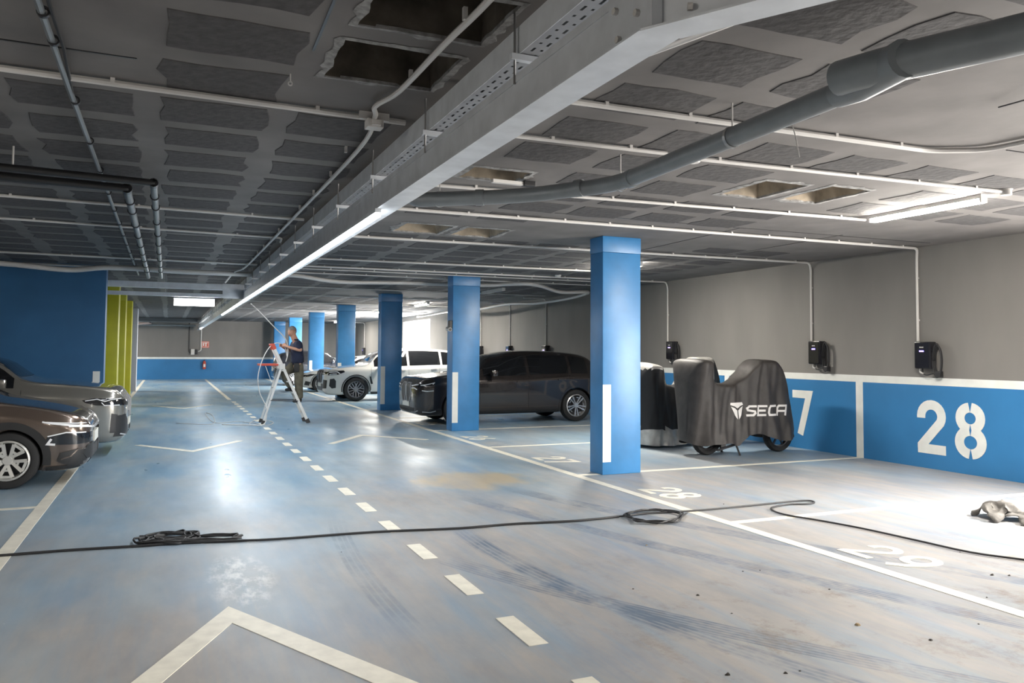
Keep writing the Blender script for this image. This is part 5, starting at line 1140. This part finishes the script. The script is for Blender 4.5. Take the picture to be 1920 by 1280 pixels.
for sg in (-1, 1):
    blob(hp(.084, sg*.030, .016), .014, .016, .010, 10, 6).build('eye', mat('eye', (.16, .12, .10), .3), man, smooth=True)
    MB().tube([hp(.094, sg*.014, .036), hp(.096, sg*.032, .040), hp(.082, sg*.050, .034)], .005, 6).build('eyebrow', M_HAIR, man, smooth=True)
    blob(hp(-.005, sg*.078, -.004), .020, .010, .030, 10, 6).build('ear', M_SKIN, man, smooth=True)
hb = blob(hp(-.012, 0, .022), .112, .092, .112, 20, 14); H2 = MB(); H2.v = list(hb.v)
for f_ in hb.f:
    c = sum((Vector(hb.v[i]) for i in f_), Vector())/len(f_)-hc
    if c.dot(upv) > .040+.16*max(0, c.dot(fd)) or (c.dot(fd) < -.02 and c.dot(upv) > -.055): H2.f.append(f_)
hair = H2.build('hair', M_HAIR, man, smooth=True); md = hair.modifiers.new('t', 'SOLIDIFY'); md.thickness = .008
sj = [J(2.72, 18.62, 1.27, .175), J(2.70, 18.62, 1.48, .19), J(2.685, 18.62, 1.72, .195), J(2.655, 18.62, 1.90, .125), J(2.68, 18.45, 1.80, .125), J(2.725, 18.36, 1.64, .095), J(2.66, 18.79, 1.80, .125), J(2.60, 18.83, 1.64, .095)]
sh_ = skin_mesh('shirt', sj, [(0, 1), (1, 2), (2, 3), (2, 4), (4, 5), (2, 6), (6, 7)], 2); sh_.transform(Matrix.Diagonal((1, 1.12, 1, 1))); link('shirt', sh_, M_SHIRT, man, True)
MB().lathe([(.058, 0), (.075, .0), (.082, .03), (.064, .035)], tuple(Vector((2.645, 18.62, 1.865))-MO), 'z', 16).build('collar', M_SHIRT, man, smooth=True)
tj = [J(2.72, 18.62, 1.38, .175), J(2.72, 18.62, 1.27, .16), J(*hipL, .135), J(2.725, 18.525, 1.08, .118), J(*knL, .102), J(2.735, 18.52, .72, .095), J(2.745, 18.52, .52, .092), J(*hipR, .135), J(2.55, 18.70, 1.20, .118), J(*knR, .104), J(2.50, 18.695, .95, .092), J(2.585, 18.70, .79, .088)]
tr_ = skin_mesh('trousers', tj, [(0, 1), (1, 2), (2, 3), (3, 4), (4, 5), (5, 6), (1, 7), (7, 8), (8, 9), (9, 10), (10, 11)], 2); link('trousers', tr_, M_TROUS, man, True)
MB().lathe([(.12, -.018), (.135, -.018), (.135, .018), (.12, .018)], tuple(Vector((2.72, 18.62, 1.385))-MO), 'z', 24).build('belt', M_SHOE, man, smooth=40)
for an, z in ((anL, .45), (anR, .70)):
    x, y = an[0]-MO.x, an[1]-MO.y; sk = skin_mesh('shoe', [((x+.05, y, z+.045-MO.z), .042), ((x, y, z+.06-MO.z), .048), ((x-.09, y, z+.042-MO.z), .042), ((x-.16, y, z+.036-MO.z), .034)], [(0, 1), (1, 2), (2, 3)], 2, 1); link('shoe', sk, M_SHOE, man, True)
MB().rbox(-.115, .0, -.20, -.105, .70, .90, .02).build('tool_pouch', M_SHOE, man, smooth=40)
# thin white tube in his hands and the loop that falls to the floor
e = MB().tube(catmull([(1.62, 18.2, 2.66), (1.86, 18.3, 2.45), (2.12, 18.35, 2.18), (2.36, 18.42, 1.95), (2.45, 18.45, 1.78), (2.46, 18.45, 1.55), (2.42, 18.45, 1.38)], 6), .012, 7).build('thin_tube', M_PVCW, smooth=True); tag(e, 'straight thin white tube reaching from the ceiling beam down to the man', 'tube')
e = MB().tube(catmull([(2.45, 18.50, 1.50), (2.42, 18.52, 1.68), (2.33, 18.56, 1.78), (2.18, 18.52, 1.79), (2.03, 18.45, 1.66), (1.90, 18.38, 1.40), (1.82, 18.36, 1.05), (1.86, 18.35, .70), (2.0, 18.30, .38), (2.0, 18.26, .12), (1.93, 18.2, .012), (1.7, 18.15, .012), (1.4, 18.3, .012), (1.1, 18.5, .012)], 6), .010, 7).build('bent_tube', M_PVCW, smooth=True); tag(e, 'curved thin white cable looping from the man over the ladder down to the floor', 'cable')
